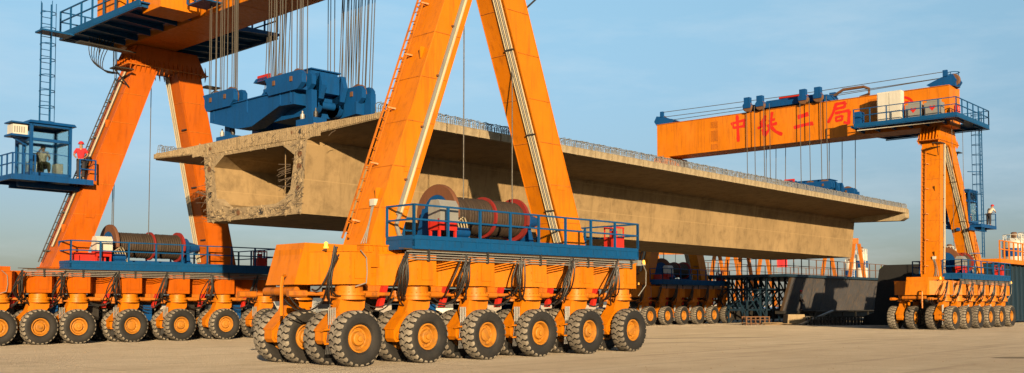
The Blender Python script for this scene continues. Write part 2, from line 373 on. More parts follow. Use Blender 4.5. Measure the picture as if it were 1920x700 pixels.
for i in range(320):
    for _t in range(20):
        y, z = random.uniform(-4.2, 4.2), random.uniform(.03, 3.18)
        a = abs(y); inside = (a < 2.4 and .72 < z < 2.2) or (a < 1.6 and .46 < z < 2.62)
        if not inside and (a < 3.0 or z > 2.75) and (a < 3.3 or z > 2.95) and (a > 2.55 or z < .55 or z > 2.65): break
    else: continue
    r_ = random.uniform(.03, .11); sp.tube([(.02, y, z), (-r_*.35, y+random.uniform(-.3, .3)*r_, z)], [r_*random.uniform(.9, 1.5), r_*.6], random.choice((4, 5, 6)))
sp.build('spalled_concrete', 'rough_concrete', girder)['kind'] = 'stuff'
# anchorage pockets: recess plates with steel wedges on the webs and slab
for (y, z, w_) in ((2.95, 2.15, .16), (2.92, 1.6, .15), (2.88, 1.1, .16), (-2.95, 2.2, .16), (-2.92, 1.75, .17), (-2.9, 1.25, .17), (-2.86, .95, .14), (.9, .26, .14), (-.6, .24, .18), (1.9, .3, .12), (3.3, 2.98, .12), (2.9, 2.98, .1), (-3.0, 3.02, .14), (-3.5, 3.0, .12), (-2.5, 3.03, .1)):
    a = MB(); a.lathe([(-.03, .01), (-.03, w_*.7), (-.005, w_*.75), (.02, w_*.75)], 10, 'x'); a.box(-.05, -.028, -.03, .03, -.05, .05)
    a.build('tendon_anchor', random.choice(['rusty_steel', 'dark_steel', 'rough_concrete']), girder, (0, y, z))
# bottom-corner shear haunch blocks that jut forward of the end face
MB().hexa([(-.02, -3.04), (.3, -3.04), (.3, -1.6), (-.02, -1.9)], .45, [(-.02, -3.0), (.3, -3.0), (.3, -2.3), (-.02, -2.4)], .92).build('end_haunch', 'rough_concrete', girder)
MB().hexa([(-.02, 1.9), (.3, 1.6), (.3, 3.04), (-.02, 3.04)], .45, [(-.02, 2.4), (.3, 2.3), (.3, 3.0), (-.02, 3.0)], .92).build('end_haunch', 'rough_concrete', girder)
rp = MB(); rp.tube(curve((.5, -1.4, 2.62), (.5, -1.42, 1.2), 0, 6), .02, 5); rp.tube([(.5, -1.42, 1.2), (.45, -1.25, .47)], .012, 4); rp.tube([(.5, -1.42, 1.2), (.45, -1.5, .47)], .012, 4)
rp.build('hanging_rope', 'timber', girder)

# ------------------------------------------------------------------ crane parts (shared meshes)
R = .775
def tyre_mesh():
    mb = MB(); mb.cur = 0
    mb.lathe([(-.16, .39), (-.235, .44), (-.262, .56), (-.25, .66), (-.215, .725), (-.1, .735), (.1, .735), (.215, .725), (.25, .66), (.262, .56), (.235, .44), (.16, .39), (-.16, .39)], 44, 'y')
    nl = 24
    for side in (-1, 1):
        for i in range(nl):
            a0 = 2*PI*(i+(.5 if side > 0 else 0))/nl; wd = 2*PI/nl*.80
            rows = [(.0, .775, .30, 1.0), (.10, .776, -.12, .92), (.20, .770, .12, .95), (.248, .742, .02, .80), (.262, .700, -.05, .55)]
            vs = []
            for y, r, sk, ww in rows:
                ac = a0+sk*wd; inn = .715 if y < .23 else (.69 if y < .265 else .64); yi = min(y, .235)
                for da in (-.5, .5):
                    a = ac+da*wd*ww
                    vs.append((r*math.cos(a), side*y, r*math.sin(a))); vs.append((inn*math.cos(a), side*yi, inn*math.sin(a)))
            top, sidef = [], []
            for k in range(len(rows)-1):
                b = k*4; top.append([b, b+2, b+6, b+4]); sidef += [[b, b+4, b+5, b+1], [b+2, b+3, b+7, b+6]]
            o = len(mb.v); mb.v += vs
            for f in top: mb.f.append([j+o for j in f]); mb.mi.append(1)
            for f in sidef+[[0, 1, 3, 2], [16, 18, 19, 17]]: mb.f.append([j+o for j in f]); mb.mi.append(0)
    return mb.mesh('tyre', ['tyre_rubber', 'tread_dust'])
TYRE = tyre_mesh()
def rim_mesh(hub):
    mb = MB(); s = -1
    mb.lathe([(-.15, .385), (-.185, .385), (-.19, .345), (-.14, .32), (-.05, .30), (-.03, .25), (-.05, .205)], 28, 'y')
    mb.lathe([(-.05, .205), (-.15, .19), (-.17, .16), (-.17, .085), (-.22, .08), (-.23, .05), (-.23, .001)] if hub else [(-.05, .205), (-.11, .195), (-.125, .16), (-.12, .001)], 20, 'y')
    for i in range(12):
        a = 2*PI*i/12; c = (.262*math.cos(a), -.035, .262*math.sin(a)); mb.lathe([(0, .022), (-.03, .022), (-.03, .001)], 6, 'y', c)
    mb.lathe([(.17, .40), (.2, .4), (.2, .3), (.1, .28), (.1, .001)], 20, 'y')
    return mb.mesh('wheel_rim', 'orange_rim')
RIMS = [rim_mesh(True), rim_mesh(False)]
def fork_mesh():
    mb = MB()
    poly = [(-.22, 1.84), (.62, 1.84), (.60, 1.62), (.42, 1.42), (.30, 1.25), (-.12, 1.12), (-.42, .98), (-.42, .62), (-.72, .62), (-.80, .72), (-.80, 1.02), (-.36, 1.48)]
    mb.prism_y(poly[:4]+[(.30, 1.25), (-.12, 1.12), (-.42, .98), (-.42, .62), (-.72, .62), (-.80, .72), (-.80, 1.02), (-.36, 1.48)], -.19, .19)
    mb.prism_y([(-.40, 1.40), (-.34, 1.50), (-.78, 1.04), (-.82, .98)], -.24, .24)
    mb.bar((-.62, 0, .80), (.05, 0, .775), .22, .26); mb.tube([(0, -.52, .775), (0, .52, .775)], .10, 12)
    mb.tube([(-.62, -.24, .80), (-.62, .24, .80)], .12, 12)
    return mb.mesh('wheel_bogie', 'orange_paint')
FORK = fork_mesh()
def ring_mesh():
    mb = MB(); c = (.2, 0, 0)
    mb.lathe([(1.84, .001), (1.84, .47), (1.90, .47), (1.90, .43), (1.955, .43), (1.955, .47), (2.03, .47), (2.03, .39), (2.27, .39), (2.27, .001)], 28, 'z', c)
    for i in range(20):
        a = 2*PI*i/20; mb.lathe([(2.03, .018), (2.065, .018), (2.065, .001)], 6, 'z', (.2+.44*math.cos(a), .44*math.sin(a), 0))
    return mb.mesh('slew_ring', 'orange_paint')
RING = ring_mesh()
def steer_mesh():
    mb = MB(); mb.hexa([(-.05, -.28), (.2, -.4), (.2, .4), (-.05, .28)], 1.885, [(-.05, -.28), (.2, -.4), (.2, .4), (-.05, .28)], 1.935)
    mb.box(-.66, -.02, -.15, .15, 1.882, 1.938); mb.tube([(-.55, 0, 1.8), (-.55, 0, 2.1)], .11, 10); mb.tube([(-.55, 0, 2.0), (-1.35, .12, 2.0)], .055, 8); mb.tube([(-1.15, .1, 2.0), (-1.7, .16, 2.0)], .095, 10)
    return mb.mesh('steering_arm', 'orange_dirty')
STEER = steer_mesh()
def cyl_mesh():
    mb = MB(); mb.tube([(-.62, 0, 1.0), (-.2, 0, 1.5)], .06, 8); return mb
def bogie(crane, x, y, k, var=0):
    b = put('wheel_bogie', FORK, crane, (x, y, 0), random.uniform(-.05, .05)-(.05 if k == 0 else 0))
    put('slew_ring', RING, b); put('steering_arm', STEER, b)
    for dy in (-.6, .6):
        t = put('tyre', TYRE, b, (0, dy, R-.008)); t.rotation_euler = (0, random.uniform(0, 6.28), 0)
        q = put('wheel_rim', RIMS[(k*7+var) % 3 == 0], b, (0, dy, R-.008), 0 if dy < 0 else PI); q.rotation_euler = (0, random.uniform(0, 6.28), 0 if dy < 0 else PI)
    # valve stack and hose tails on some forks
    if k % 2 == 0 or k == 3:
        v = MB()
        for i in range(4): v.tube([(-.45-.07*i, -.25, 1.15), (-.45-.07*i, -.25, 1.62)], .022, 6)
        v.build('cylinder_rods', 'grey_pipe', b)
        h = MB()
        for i in range(4): h.tube(curve((-.45-.07*i, -.27, 1.15), (-.62-.05*i, -.28, .35), -.05, 5), .018, 5)
        h.build('brake_hose', 'hose_black', b)
        h = MB(); h.tube([(-.40, -.2, 1.02), (-.72, -.36, 1.02), (-.86, -.36, 1.02), (-.86, -.2, .98)], .03, 5); h.tube([(-.42, -.2, .66), (-.72, -.36, .64), (-.86, -.36, .64), (-.8, -.2, .68)], .03, 5); h.build('hose_guard', 'orange_paint', b)
    return b

S = 2.454
XK = [-6.135+S*k for k in range(6)]
post_mesh = MB().box(-.035, .035, -.035, .035, 0, .93).mesh('railing_post', 'blue_paint')
def railing(parent, path, z, h=.93, step=1.28, mat='blue_paint', pw=.07, name='railing'):
    pm = MB().box(-pw/2, pw/2, -pw/2, pw/2, 0, h).mesh('railing_post', mat)
    for (a, b) in zip(path[:-1], path[1:]):
        a, b = Vector((*a, z)), Vector((*b, z)); n = max(1, round((b-a).length/step))
        for i in range(n+1): put('railing_post', pm, parent, a.lerp(b, i/n))
        for hh, nm in ((h-.02, 'top_rail'), (h*.52, 'middle_rail')):
            MB().bar(a+Vector((0, 0, hh)), b+Vector((0, 0, hh)), pw*.85, pw*.75).build(nm, mat, parent)
def carriage(crane, yc, near, cr):
    """one travelling carriage: frame, wheels, pipes, hoses, platform and winch"""
    extra = cr == 1 and not near
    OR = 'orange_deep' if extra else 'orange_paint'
    xk = list(XK)
    if extra: xk = [-7.1, -5.4]+xk[1:]
    xl = xk[0]-1.0
    f = MB(); f.box(xl, 6.95, yc-.62, yc+.62, 2.26, 3.24)
    f.hexa([(xl-.25, yc-.7), (xl+1.9, yc-.7), (xl+1.9, yc+.7), (xl-.25, yc+.7)], 2.255, [(xl+.1, yc-.7), (xl+1.9, yc-.7), (xl+1.9, yc+.7), (xl+.1, yc+.7)], 3.42)
    f.hexa([(5.6, yc-.7), (7.1, yc-.7), (7.1, yc+.7), (5.6, yc+.7)], 2.255, [(5.6, yc-.7), (7.0, yc-.7), (7.0, yc+.7), (5.6, yc+.7)], 3.3)
    for z in (2.55, 2.62, 2.8, 2.88): f.box(xl+1.95, 5.55, yc-.638, yc+.638, z, z+.025)
    frame = f.build('carriage_beam', OR, crane)
    bx = MB(); P0 = [(-.95, .6), (.95, .6), (.36, -.62), (-.36, -.62)]
    bx.hexa([(-.98, .55), (-.36, -.60), (.36, -.60), (.98, .55)], 2.262, [(-.98, .55), (-.36, -.60), (.36, -.60), (.98, .55)], 3.16)
    bx.hexa([(-1.0, .55), (-.40, -.63), (.40, -.63), (1.0, .55)], 3.162, [(-1.0, .55), (-.40, -.63), (.40, -.63), (1.0, .55)], 3.185)
    bx.box(-.22, .22, -.625, -.6, 2.42, 2.95)
    for zz in (2.45, 2.7, 2.95): bx.box(-.372, -.352, -.606, -.58, zz, zz+.05)
    bxm = bx.mesh('bracket_box', OR)
    for k, x in enumerate(xk):
        put('bracket_box', bxm, frame, (x+.2, yc-1.18, 0)); put('bracket_box', bxm, frame, (x+.2, yc+1.18, 0), PI)
        bogie(crane, x, yc-1.25, k, near); bogie(crane, x, yc+1.25, k+1, near)
        if k < len(xk)-1:
            hp = MB(); hp.hexa([(-.22, -.3), (.22, -.3), (.22, .3), (-.22, .3)], 1.86, [(-.4, -.3), (.4, -.3), (.4, .3), (-.4, .3)], 2.25); hp.build('cylinder_bracket', 'orange_dirty', frame, ((x+xk[k+1])/2+.3, yc-.5, 0))
    # hydraulic pipes along the front, with clamps
    for i in range(4):
        z = 3.02+.075*i
        MB().tube([(xk[1]-.6, yc-1.86+.02*i, z), (6.3+.1*i, yc-1.86+.02*i, z)], .019, 6).build('hydraulic_pipe', 'grey_pipe', frame)
    for i in range(3): MB().tube([(xk[1]-.9+.2*i, yc-1.80, 3.32-.02*i), (6.6, yc-1.80, 3.32-.02*i)], .014, 5).build('hydraulic_pipe', 'cable_brown', frame)
    for k, x in enumerate(xk[1:]): MB().box(x+.17, x+.23, yc-1.88, yc-1.8, 2.96, 3.33).build('pipe_clamp', 'dark_steel', frame)
    rr = random.Random(int(yc*10)+cr)
    for k, x in enumerate(xk):
        n = 9 if k else 5
        for i in range(n):
            a = (x-.55-rr.uniform(0, .25), yc-1.78-rr.uniform(0, .12), 3.05+rr.uniform(-.05, .25)); b = (x-.6+rr.uniform(-.5, .6), yc-1.1-rr.uniform(0, .35), 1.85+rr.uniform(-.2, .3))
            mid = (x-.55-rr.uniform(0, 1.1), yc-1.85-rr.uniform(0, .25), 2.05+rr.uniform(-.35, .35))
            pts = [Vector(a).lerp(Vector(mid), t).lerp(Vector(mid).lerp(Vector(b), t), t) for t in [j/9 for j in range(10)]]
            MB().tube(pts, .026, 6).build('hydraulic_hose', 'hose_black', frame)
        for i in range(2):
            a = (x-.6, yc-1.3, 1.95); b = (x-1.5-rr.uniform(0, .5), yc-1.1, 1.9+rr.uniform(-.1, .2)); MB().tube(curve(a, b, .25+rr.uniform(0, .2)), .02, 6).build('hydraulic_hose', 'hose_black', frame)
        if k: MB().hexa([(x-.95, yc-.95), (x-.78, yc-.95), (x-.78, yc-.8), (x-.95, yc-.8)], 1.6, [(x-.75, yc-.95), (x-.58, yc-.95), (x-.58, yc-.8), (x-.75, yc-.8)], 2.25).build('red_strut', 'red_paint', frame)
    # undercarriage: oil tanks; centre beam and chests added to darken gaps between wheel rows
    ub = MB(); ub.box(xk[0]+.4, 6.4, yc-.3, yc+.3, 1.72, 2.2); ub.build('dark_fill_beam', 'dark_steel', frame)
    for k, x in enumerate(xk[:-1]):
        xm = (x+xk[k+1])/2
        if k % 2: MB().box(xm-.55, xm+.55, yc-.42, yc+.42, .95, 1.71).build('oil_tank', 'deep_blue', frame)
        else: MB().box(xm-.4, xm+.35, yc-.45, yc+.4, 1.05, 1.71).build('dark_fill_box', 'dark_steel', frame)
        for i in range(5):
            a = (x-.2+rr.uniform(-.2, .3), yc-.95, 2.0+rr.uniform(-.1, .15)); b = (xm+rr.uniform(-.4, .4), yc-.5, 1.35+rr.uniform(-.25, .3)); MB().tube(curve(a, b, .1+rr.uniform(0, .35), 7), .024, 5).build('hydraulic_hose', 'hose_black', frame)
    # grey hose on the first bracket, hand rail loop, beacon
    MB().tube([(xk[0]+.1, yc-1.9, 3.2), (xk[0]+.35, yc-1.84, 3.0), (xk[0]+.38, yc-1.84, 2.6), (xk[0]+.3, yc-1.9, 2.3), (xk[0], yc-1.8, 2.2)], .017, 5).build('grey_hose', 'grey_pipe', frame)
    MB().tube([(xl-.28, yc-.3, 2.5), (xl-.5, yc-.5, 2.45), (xl-.52, yc-.5, 2.2), (xl-.52, yc-.5, 1.4)], .05, 6).build('access_step', 'orange_paint', frame)
    MB().tube([(xl-.1, yc+.9, 2.08), (xl-.1, yc-.6, 2.08)], .12, 12).build('steering_cylinder', 'orange_dirty', frame)
    MB().tube([(xl+.55, yc-.9, 3.2), (xl+.35, yc-1.35, 3.22), (xl+.3, yc-1.4, 3.26)], .03, 6).build('beacon_arm', 'grey_pipe', frame)
    bc = MB().lathe([(3.24, .001), (3.24, .07), (3.29, .07), (3.29, .055), (3.40, .05), (3.43, .001)], 12, 'z', (xl+.3, yc-1.4, 0)).build('warning_beacon', 'amber_lamp', frame)
    # platform
    x0, x1, yf, yb = -4.06, 6.72, yc-1.85, yc+1.9
    xb = -2.6
    p = MB(); p.box(x0, x1, yf+.05, yc-.65, 3.60, 3.66); p.box(xb, x1, yc-.64, yb-.05, 3.60, 3.66)
    for xx in [lerp(x0+.1, x1-.1, i/9) for i in range(10)]: p.box(xx-.04, xx+.04, yf+.06, (yb-.06 if xx > xb else yc-.7), 3.36, 3.60)
    plat = p.build('platform', 'blue_paint', crane)
    for (a, b) in (((x0, yf), (x1, yf)), ((xb, yb), (x1, yb)), ((x0, yf), (x0, yc-.62)), ((xb, yc+.62), (xb, yb)), ((x1, yf), (x1, yb))):
        MB().bar((*a, 3.66), (*b, 3.66), .06, .12).build('edge_channel', 'blue_paint', plat); MB().bar((*a, 3.36), (*b, 3.36), .06, .09).build('edge_channel', 'blue_paint', plat)
        q = MB(); L = (Vector(a)-Vector(b)).length; n = max(1, round(L/.62))
        q.bar((*a, 3.5), (*b, 3.5), .02, .22)
        for i in range(n+1):
            c = Vector(a).lerp(Vector(b), i/n); q.box(c.x-.025, c.x+.025, c.y-.028, c.y+.028, 3.4, 3.6)
        q.build('fascia_panel', 'blue_paint', plat)
    railing(plat, [(x0, yc-.62), (x0, yf), (x1, yf), (x1, yb), (xb, yb), (xb, yc+.62)], 3.70)
    MB().box(-3.9, 6.5, yc-.5, yc+.5, 3.245, 3.36).build('platform_bearer', 'blue_paint', plat)
    # winch
    zc = 4.6; dx = -1.5
    wn = MB(); wn.box(dx-.75, 2.6, yc-.5, yc-.3, 3.67, 3.85); wn.box(dx-.75, 2.6, yc+.3, yc+.5, 3.67, 3.85)
    wn.prism_x([(yc-.55, 3.67), (yc+.55, 3.67), (yc+.22, zc+.15), (yc-.22, zc+.15)], dx-.42, dx-.22); wn.prism_x([(yc-.6, 3.67), (yc+.6, 3.67), (yc+.3, zc+.2), (yc-.3, zc+.2)], 2.3, 2.5)
    winch = wn.build('winch', 'deep_blue', crane)
    c = (0, yc, zc)
    MB().lathe([(dx, .60), (dx-.02, .62), (dx-.02, .94), (dx+.02, .96), (dx+.12, .96), (dx+.14, .62)], 40, 'x', c).build('brake_disc', 'brown_rim', winch)
    MB().lathe([(dx+.01, .64), (dx-.012, .62), (dx-.012, .2), (dx-.12, .18), (dx-.12, .001)], 32, 'x', c).build('drum_hub', 'deep_blue', winch)
    d = MB(); pr = [(dx+.14, .56)]
    for i in range(58): xx = lerp(dx+.15, 2.02, i/57); pr += [(xx, (.585 if i % 2 else .61)+random.uniform(-.006, .006)-(.03 if 34 < i < 37 else 0))]
    d.lathe(pr, 30, 'x', c).build('rope_drum', 'drum_rope', winch)
    MB().lathe([(.52, .6), (.52, .69), (.60, .69), (.60, .6)], 32, 'x', c).build('drum_flange', 'red_worn', winch)
    MB().lathe([(2.0, .5), (2.0, .74), (2.12, .74), (2.14, .4)], 32, 'x', c).build('drum_flange', 'red_worn', winch)
    MB().lathe([(2.16, .001), (2.16, .5), (2.5, .46), (2.62, .3), (3.05, .2), (3.2, .16), (3.2, .001)], 24, 'x', c).build('gearbox', 'deep_blue', winch)
    MB().prism_x([(yc-1.55, 4.22), (yc-1.0, 4.22), (yc-1.0, 4.72), (yc-1.12, 4.88), (yc-1.43, 4.88), (yc-1.55, 4.72)], -2.75, -2.0).build('control_box', 'white_paint' if not near else 'silver_paint', winch)
    q = MB(); q.box(-2.75, -2.68, yc-1.5, yc-1.43, 3.66, 4.3); q.box(-2.75, -2.68, yc-1.1, yc-1.03, 3.66, 4.3); q.box(-2.1, -2.03, yc-1.5, yc-1.43, 3.66, 4.3); q.box(-2.75, -2.03, yc-1.52, yc-1.0, 3.95, 4.24); q.build('pump_frame', 'red_paint', winch)
    if not near: q = MB(); q.box(-3.6, -2.2, yc-1.3, yc-.7, 3.70, 4.12); q.box(-3.75, -3.5, yc-1.45, yc-1.2, 3.68, 4.0); q.build('pump_cabinet', 'red_paint', winch)
    q = MB(); q.tube([(-1.75, yc-1.1, 3.95), (-1.2, yc-1.1, 3.95)], .16, 12); q.tube([(-1.85, yc-1.1, 3.95), (-1.75, yc-1.1, 3.95)], .10, 10); q.box(-1.75, -1.2, yc-1.25, yc-.95, 3.66, 3.8); q.build('hydraulic_motor', 'deep_blue', winch)
    q = MB()
    for i in range(5): q.tube(curve((-1.9+.1*i, yc-1.2, 4.1+.08*i), (-1.5+.12*i, yc-1.0, 3.75), -.25, 6), .022, 5)
    q.build('motor_hoses', 'cream_pipe', winch)
    q = MB(); q.box(5.75, 6.3, yc-1.55, yc-1.05, 3.68, 4.12); q.box(5.75, 5.79, yc-1.55, yc-1.51, 4.12, 4.48); q.box(6.26, 6.3, yc-1.55, yc-1.51, 4.12, 4.48); q.box(5.75, 6.3, yc-1.55, yc-1.51, 4.44, 4.5); q.box(5.75, 5.79, yc-1.09, yc-1.05, 4.12, 4.48); q.box(6.26, 6.3, yc-1.09, yc-1.05, 4.12, 4.48); q.box(5.75, 6.3, yc-1.09, yc-1.05, 4.44, 4.5); q.box(5.9, 6.1, yc-1.4, yc-1.2, 4.12, 4.36)
    q.build('fuel_cabinet', 'red_paint', plat)
    # winch ropes rising to the head sheaves
    for x in ((-.55, 1.75) if near else (-1.45, -1.38, .4)): MB().tube([(x, yc-.25, zc+.5), (x+.02, yc-.28, 14.2)], .02, 6).build('winch_rope', 'rope_steel', crane)
    MB().tube([(6.72, yc-1.8, 3.3), (7.0, yc-1.8, 3.28), (7.35, yc-1.75, 2.9), (7.4, yc-1.7, 2.4), (7.2, yc-1.5, 2.0)], .018, 5).build('grey_hose', 'grey_pipe', frame)
    lb = MB(); lb.box(6.9, 7.25, yc-1.8, yc-1.72, 3.12, 3.16); lb.box(6.72, 6.95, yc-1.84, yc-1.6, 3.1, 3.3); lb.build('lamp_bracket', 'silver_paint', frame)
    MB().lathe([(3.16, .001), (3.16, .06), (3.2, .06), (3.3, .045), (3.33, .001)], 10, 'z', (7.2, yc-1.76, 0)).build('warning_beacon', 'amber_lamp', frame)
    return frame

def legs(crane, yc, near, cr):
    """A-frame of two box columns with head"""
    flex = near == (cr == 2)          # the leg under the cab leans in towards the span
    zb, zt = 3.3, 13.15
    cxb, cx = (.3, .3) if not flex else ((.3, .72) if cr == 1 else (.3, .3))
    hb, ht = (4.55, .80) if not flex else ((4.08, 1.1) if cr == 1 else (4.4, .9))
    lean = 0 if not flex else (-.75 if cr == 1 else .95)
    wb_, wt_, dy0, dy1 = (.55, .55, .60, .62) if not (flex and cr == 1) else (.70, .58, .66, .66)
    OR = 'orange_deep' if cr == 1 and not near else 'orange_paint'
    for sd in (-1, 1):
        def pt(z, u, v):   # u -1..1 across x, v -1..1 across y
            t = (z-zb)/(zt-zb); return Vector((lerp(cxb, cx, t)+sd*lerp(hb, ht, t)+u*lerp(wb_, wt_, t), yc+lerp(0, lean, t)+v*lerp(dy0, dy1, t), z))
        mb = MB(); zs = [zb, 5, 6.7, 8.4, 10.1, 11.8, zt]
        vs = [pt(z, u, v) for z in zs for u, v in ((-1, -1), (1, -1), (1, 1), (-1, 1))]
        fs = [[0, 1, 2, 3][::-1]]+[[4*(len(zs)-1)+i for i in range(4)]]
        for i in range(len(zs)-1): fs += [[4*i+k, 4*i+(k+1) % 4, 4*i+4+(k+1) % 4, 4*i+4+k] for k in range(4)]
        mb.add(vs, fs); col = mb.build('leg_column', OR, crane)
        for z in (4.6, 5.9, 7.35, 8.8, 10.3, 11.7):
            ws = MB(); q4 = [pt(z, u*1.012, v*1.012) for u, v in ((-1, -1), (1, -1), (1, 1), (-1, 1))]
            for i in range(4): ws.bar(q4[i], q4[(i+1) % 4], .02, .022)
            ws.build('weld_seam', 'orange_dirty', col)
        for u, v in ((-1, -1), (1, -1), (1, 1), (-1, 1)): MB().bar(pt(3.5, u, v), pt(13.1, u, v), .03, .03).build('corner_weld', OR, col)
        # base flange with gussets, lifting lugs
        b = MB(); p = pt(3.45, 0, 0); b.box(p.x-.8, p.x+.8, p.y-.74, p.y+.74, 3.43, 3.47)
        for i in range(8):
            xx = p.x-.62+i*.177
            for s2 in (-1, 1): b.hexa([(xx-.012, p.y+s2*.66), (xx+.012, p.y+s2*.66), (xx+.012, p.y+s2*.74), (xx-.012, p.y+s2*.74)], 3.28, [(xx-.012, p.y+s2*.66), (xx+.012, p.y+s2*.66), (xx+.012, p.y+s2*.73), (xx-.012, p.y+s2*.73)], 3.43)
        b.build('base_flange', OR, col)
        pd = MB(); pd.hexa([(p.x-.85, yc-.72), (p.x+.85, yc-.72), (p.x+.85, yc+.72), (p.x-.85, yc+.72)], 2.8, [(p.x-.78, yc-.7), (p.x+.78, yc-.7), (p.x+.78, yc+.7), (p.x-.78, yc+.7)], 3.425); pd.build('leg_pedestal', OR, col)
        for z in ((5.0, 9.6) if near else (5.2, 10.2)):
            q = pt(z, sd if sd > 0 else -1, 0); MB().prism_y([(q.x-.1, z-.16), (q.x+.16, z-.12), (q.x+.2, z+.05), (q.x+.05, z+.22), (q.x-.12, z+.2)], q.y-.35, q.y-.31).build('lifting_lug', OR, col)
        hp = pt(6.0, .1, -1); MB().hexa([(hp.x-.2, hp.y-.015), (hp.x+.2, hp.y-.015), (hp.x+.2, hp.y+.05), (hp.x-.2, hp.y+.05)], 5.75, [(hp.x-.14, hp.y-.015), (hp.x+.26, hp.y-.015), (hp.x+.26, hp.y+.05), (hp.x-.14, hp.y+.05)], 6.15).build('hatch_cover', OR, col)
        if sd < 0:
            # ladder on the outer face of this column
            lm = 'rusty_steel'; lad = MB()
            v0, v1 = (.95, .45)
            for v in (v0, v1): lad.bar(pt(3.7, -1, v)+Vector((-.16, 0, 0)), pt(12.6, -1, v)+Vector((-.16, 0, 0)), .05, .05)
            for z in (4.2, 6.0, 7.8, 9.6, 11.4):
                for v in (v0, v1): lad.bar(pt(z, -1, v)+Vector((-.18, 0, 0)), pt(z, -1, v)+Vector((.05, 0, -.02)), .04, .05)
                lad.bar(pt(z, -1, v1-.25)+Vector((-.02, 0, 0)), pt(z, -1, v1)+Vector((-.2, 0, .05)), .05, .05)
            L = lad.build('leg_ladder', 'orange_dirty' if near else 'dark_steel', col)
            z = 3.9
            while z < 12.5:
                MB().bar(pt(z, -1, v0)+Vector((-.16, 0, 0)), pt(z, -1, v1)+Vector((-.16, 0, 0)), .028, .028).build('rung', 'orange_dirty' if near else 'dark_steel', col); z += .33
            # conduits on the front face near the inner edge
            if not near:
                for i, mt_ in enumerate(('grey_pipe', 'cream_pipe', 'cable_brown')): MB().tube([pt(4.4, -1, .2-.16*i)+Vector((-.05, 0, 0)), pt(12.9, -1, .2-.16*i)+Vector((-.05, 0, 0))], .035, 6).build('conduit', mt_, col)
                continue
            MB().bar(pt(4.4, .28, -1)+Vector((0, -.04, 0)), pt(12.9, .28, -1)+Vector((0, -.04, 0)), .09, .05, (0, -1, 0)).build('cable_tray', 'grey_pipe', col)
            MB().tube([pt(4.4, .5, -1)+Vector((0, -.05, 0)), pt(12.9, .5, -1)+Vector((0, -.05, 0))], .05, 8).build('conduit', 'cream_pipe', col)
            e = pt(4.4, .35, -1); MB().tube([e+Vector((.05, -.05, 0)), e+Vector((-.1, -.07, -.3)), e+Vector((.0, -.08, -.6)), e+Vector((.4, -.05, -.85))], .07, 8).build('cable_bend', 'grey_pipe', col)
            for z in (5.5, 7.2, 8.9, 10.6): q = pt(z, .12, -1); MB().box(q.x-.03, q.x+.05, q.y-.07, q.y+.02, z-.03, z+.03).build('conduit_clip', 'rusty_steel', col)
            q = pt(4.75, -.9, -.3); MB().box(q.x-.16, q.x-.02, q.y-.2, q.y+.02, 4.66, 4.86).build('junction_box', 'white_paint', col)
            for i in range(3): MB().tube(curve(q+Vector((-.1, -.05*i, -.1)), pt(3.5, -1.1, -.5-.2*i), .0, 6, (-.05*i, -.1, 0)), .018, 5).build('drop_cable', 'grey_pipe', col)
        else:
            for i in range(5):
                v = -.28-.12*i if near else .92-.13*i
                MB().tube([pt(3.9, -1, v)+Vector((-.05, 0, 0)), pt(13.0, -1, v)+Vector((-.05, 0, 0))], .026, 6).build('hydraulic_pipe', 'cream_pipe' if i % 2 == 0 else 'grey_pipe', col)
            for z in (5.0, 7.6, 10.4): MB().bar(pt(z, -1, -.2)+Vector((-.06, 0, 0)), pt(z, -1, -.85)+Vector((-.06, 0, 0)), .07, .05).build('pipe_clamp', 'dark_steel', col)
            MB().bar(pt(3.6, -1, -.98)+Vector((-.02, 0, 0)), pt(13.0, -1, -.98)+Vector((-.02, 0, 0)), .06, .05).build('corner_strip', OR, col)
    # head block
    y0, y1 = yc+lean-.66, yc+lean+.66
    hd = MB(); hd.hexa([(cx-2.0, y0), (cx-.02, y0), (cx-.02, y1), (cx-2.0, y1)], 13.15, [(cx-1.5, y0), (cx-.02, y0), (cx-.02, y1), (cx-1.5, y1)], 14.10)
    hd.hexa([(cx+.02, y0), (cx+2.0, y0), (cx+2.0, y1), (cx+.02, y1)], 13.15, [(cx+.02, y0), (cx+1.5, y0), (cx+1.5, y1), (cx+.02, y1)], 14.10)
    hd.box(cx-.3, cx+.3, y0+.02, y1-.02, 13.45, 14.09)
    head = hd.build('leg_head', OR, crane)
    fl = MB(); fl.box(cx-2.08, cx+2.08, y0-.12, y1+.12, 13.10, 13.145)
    fl.build('head_flange', 'orange_dirty', head)
    gs = MB().prism_x([(0, .4), (-.11, .0), (-.11, -.09), (0, -.34)], -.015, .015).mesh('gusset', OR)
    for i in range(17):
        for s2, yy in ((0, y0), (PI, y1)): put('gusset', gs, head, (cx-1.95+i*.244, yy, 13.15), s2)
    for i in range(6): MB().prism_y([(cx-2.0, 13.15), (cx-2.12, 13.15), (cx-1.72, 14.05), (cx-1.52, 14.05)], y0+.1+i*.22, y0+.13+i*.22).build('head_rib', OR, head)
    # little service staging below the head
    q = MB(); q.box(cx-2.9, cx-2.0, y0-.5, y0+.1, 12.72, 12.78); q.bar((cx-2.8, y0-.2, 12.7), (cx-2.0, y0, 12.0), .05, .05); q.build('service_stage', 'dark_steel', head)
    q = MB(); q.box(cx+2.0, cx+2.8, y0-.1, y0+.5, 12.62, 12.68); q.bar((cx+2.7, y0+.2, 12.6), (cx+1.75, y0+.2, 11.8), .05, .05); q.build('service_stage', 'dark_steel', head)

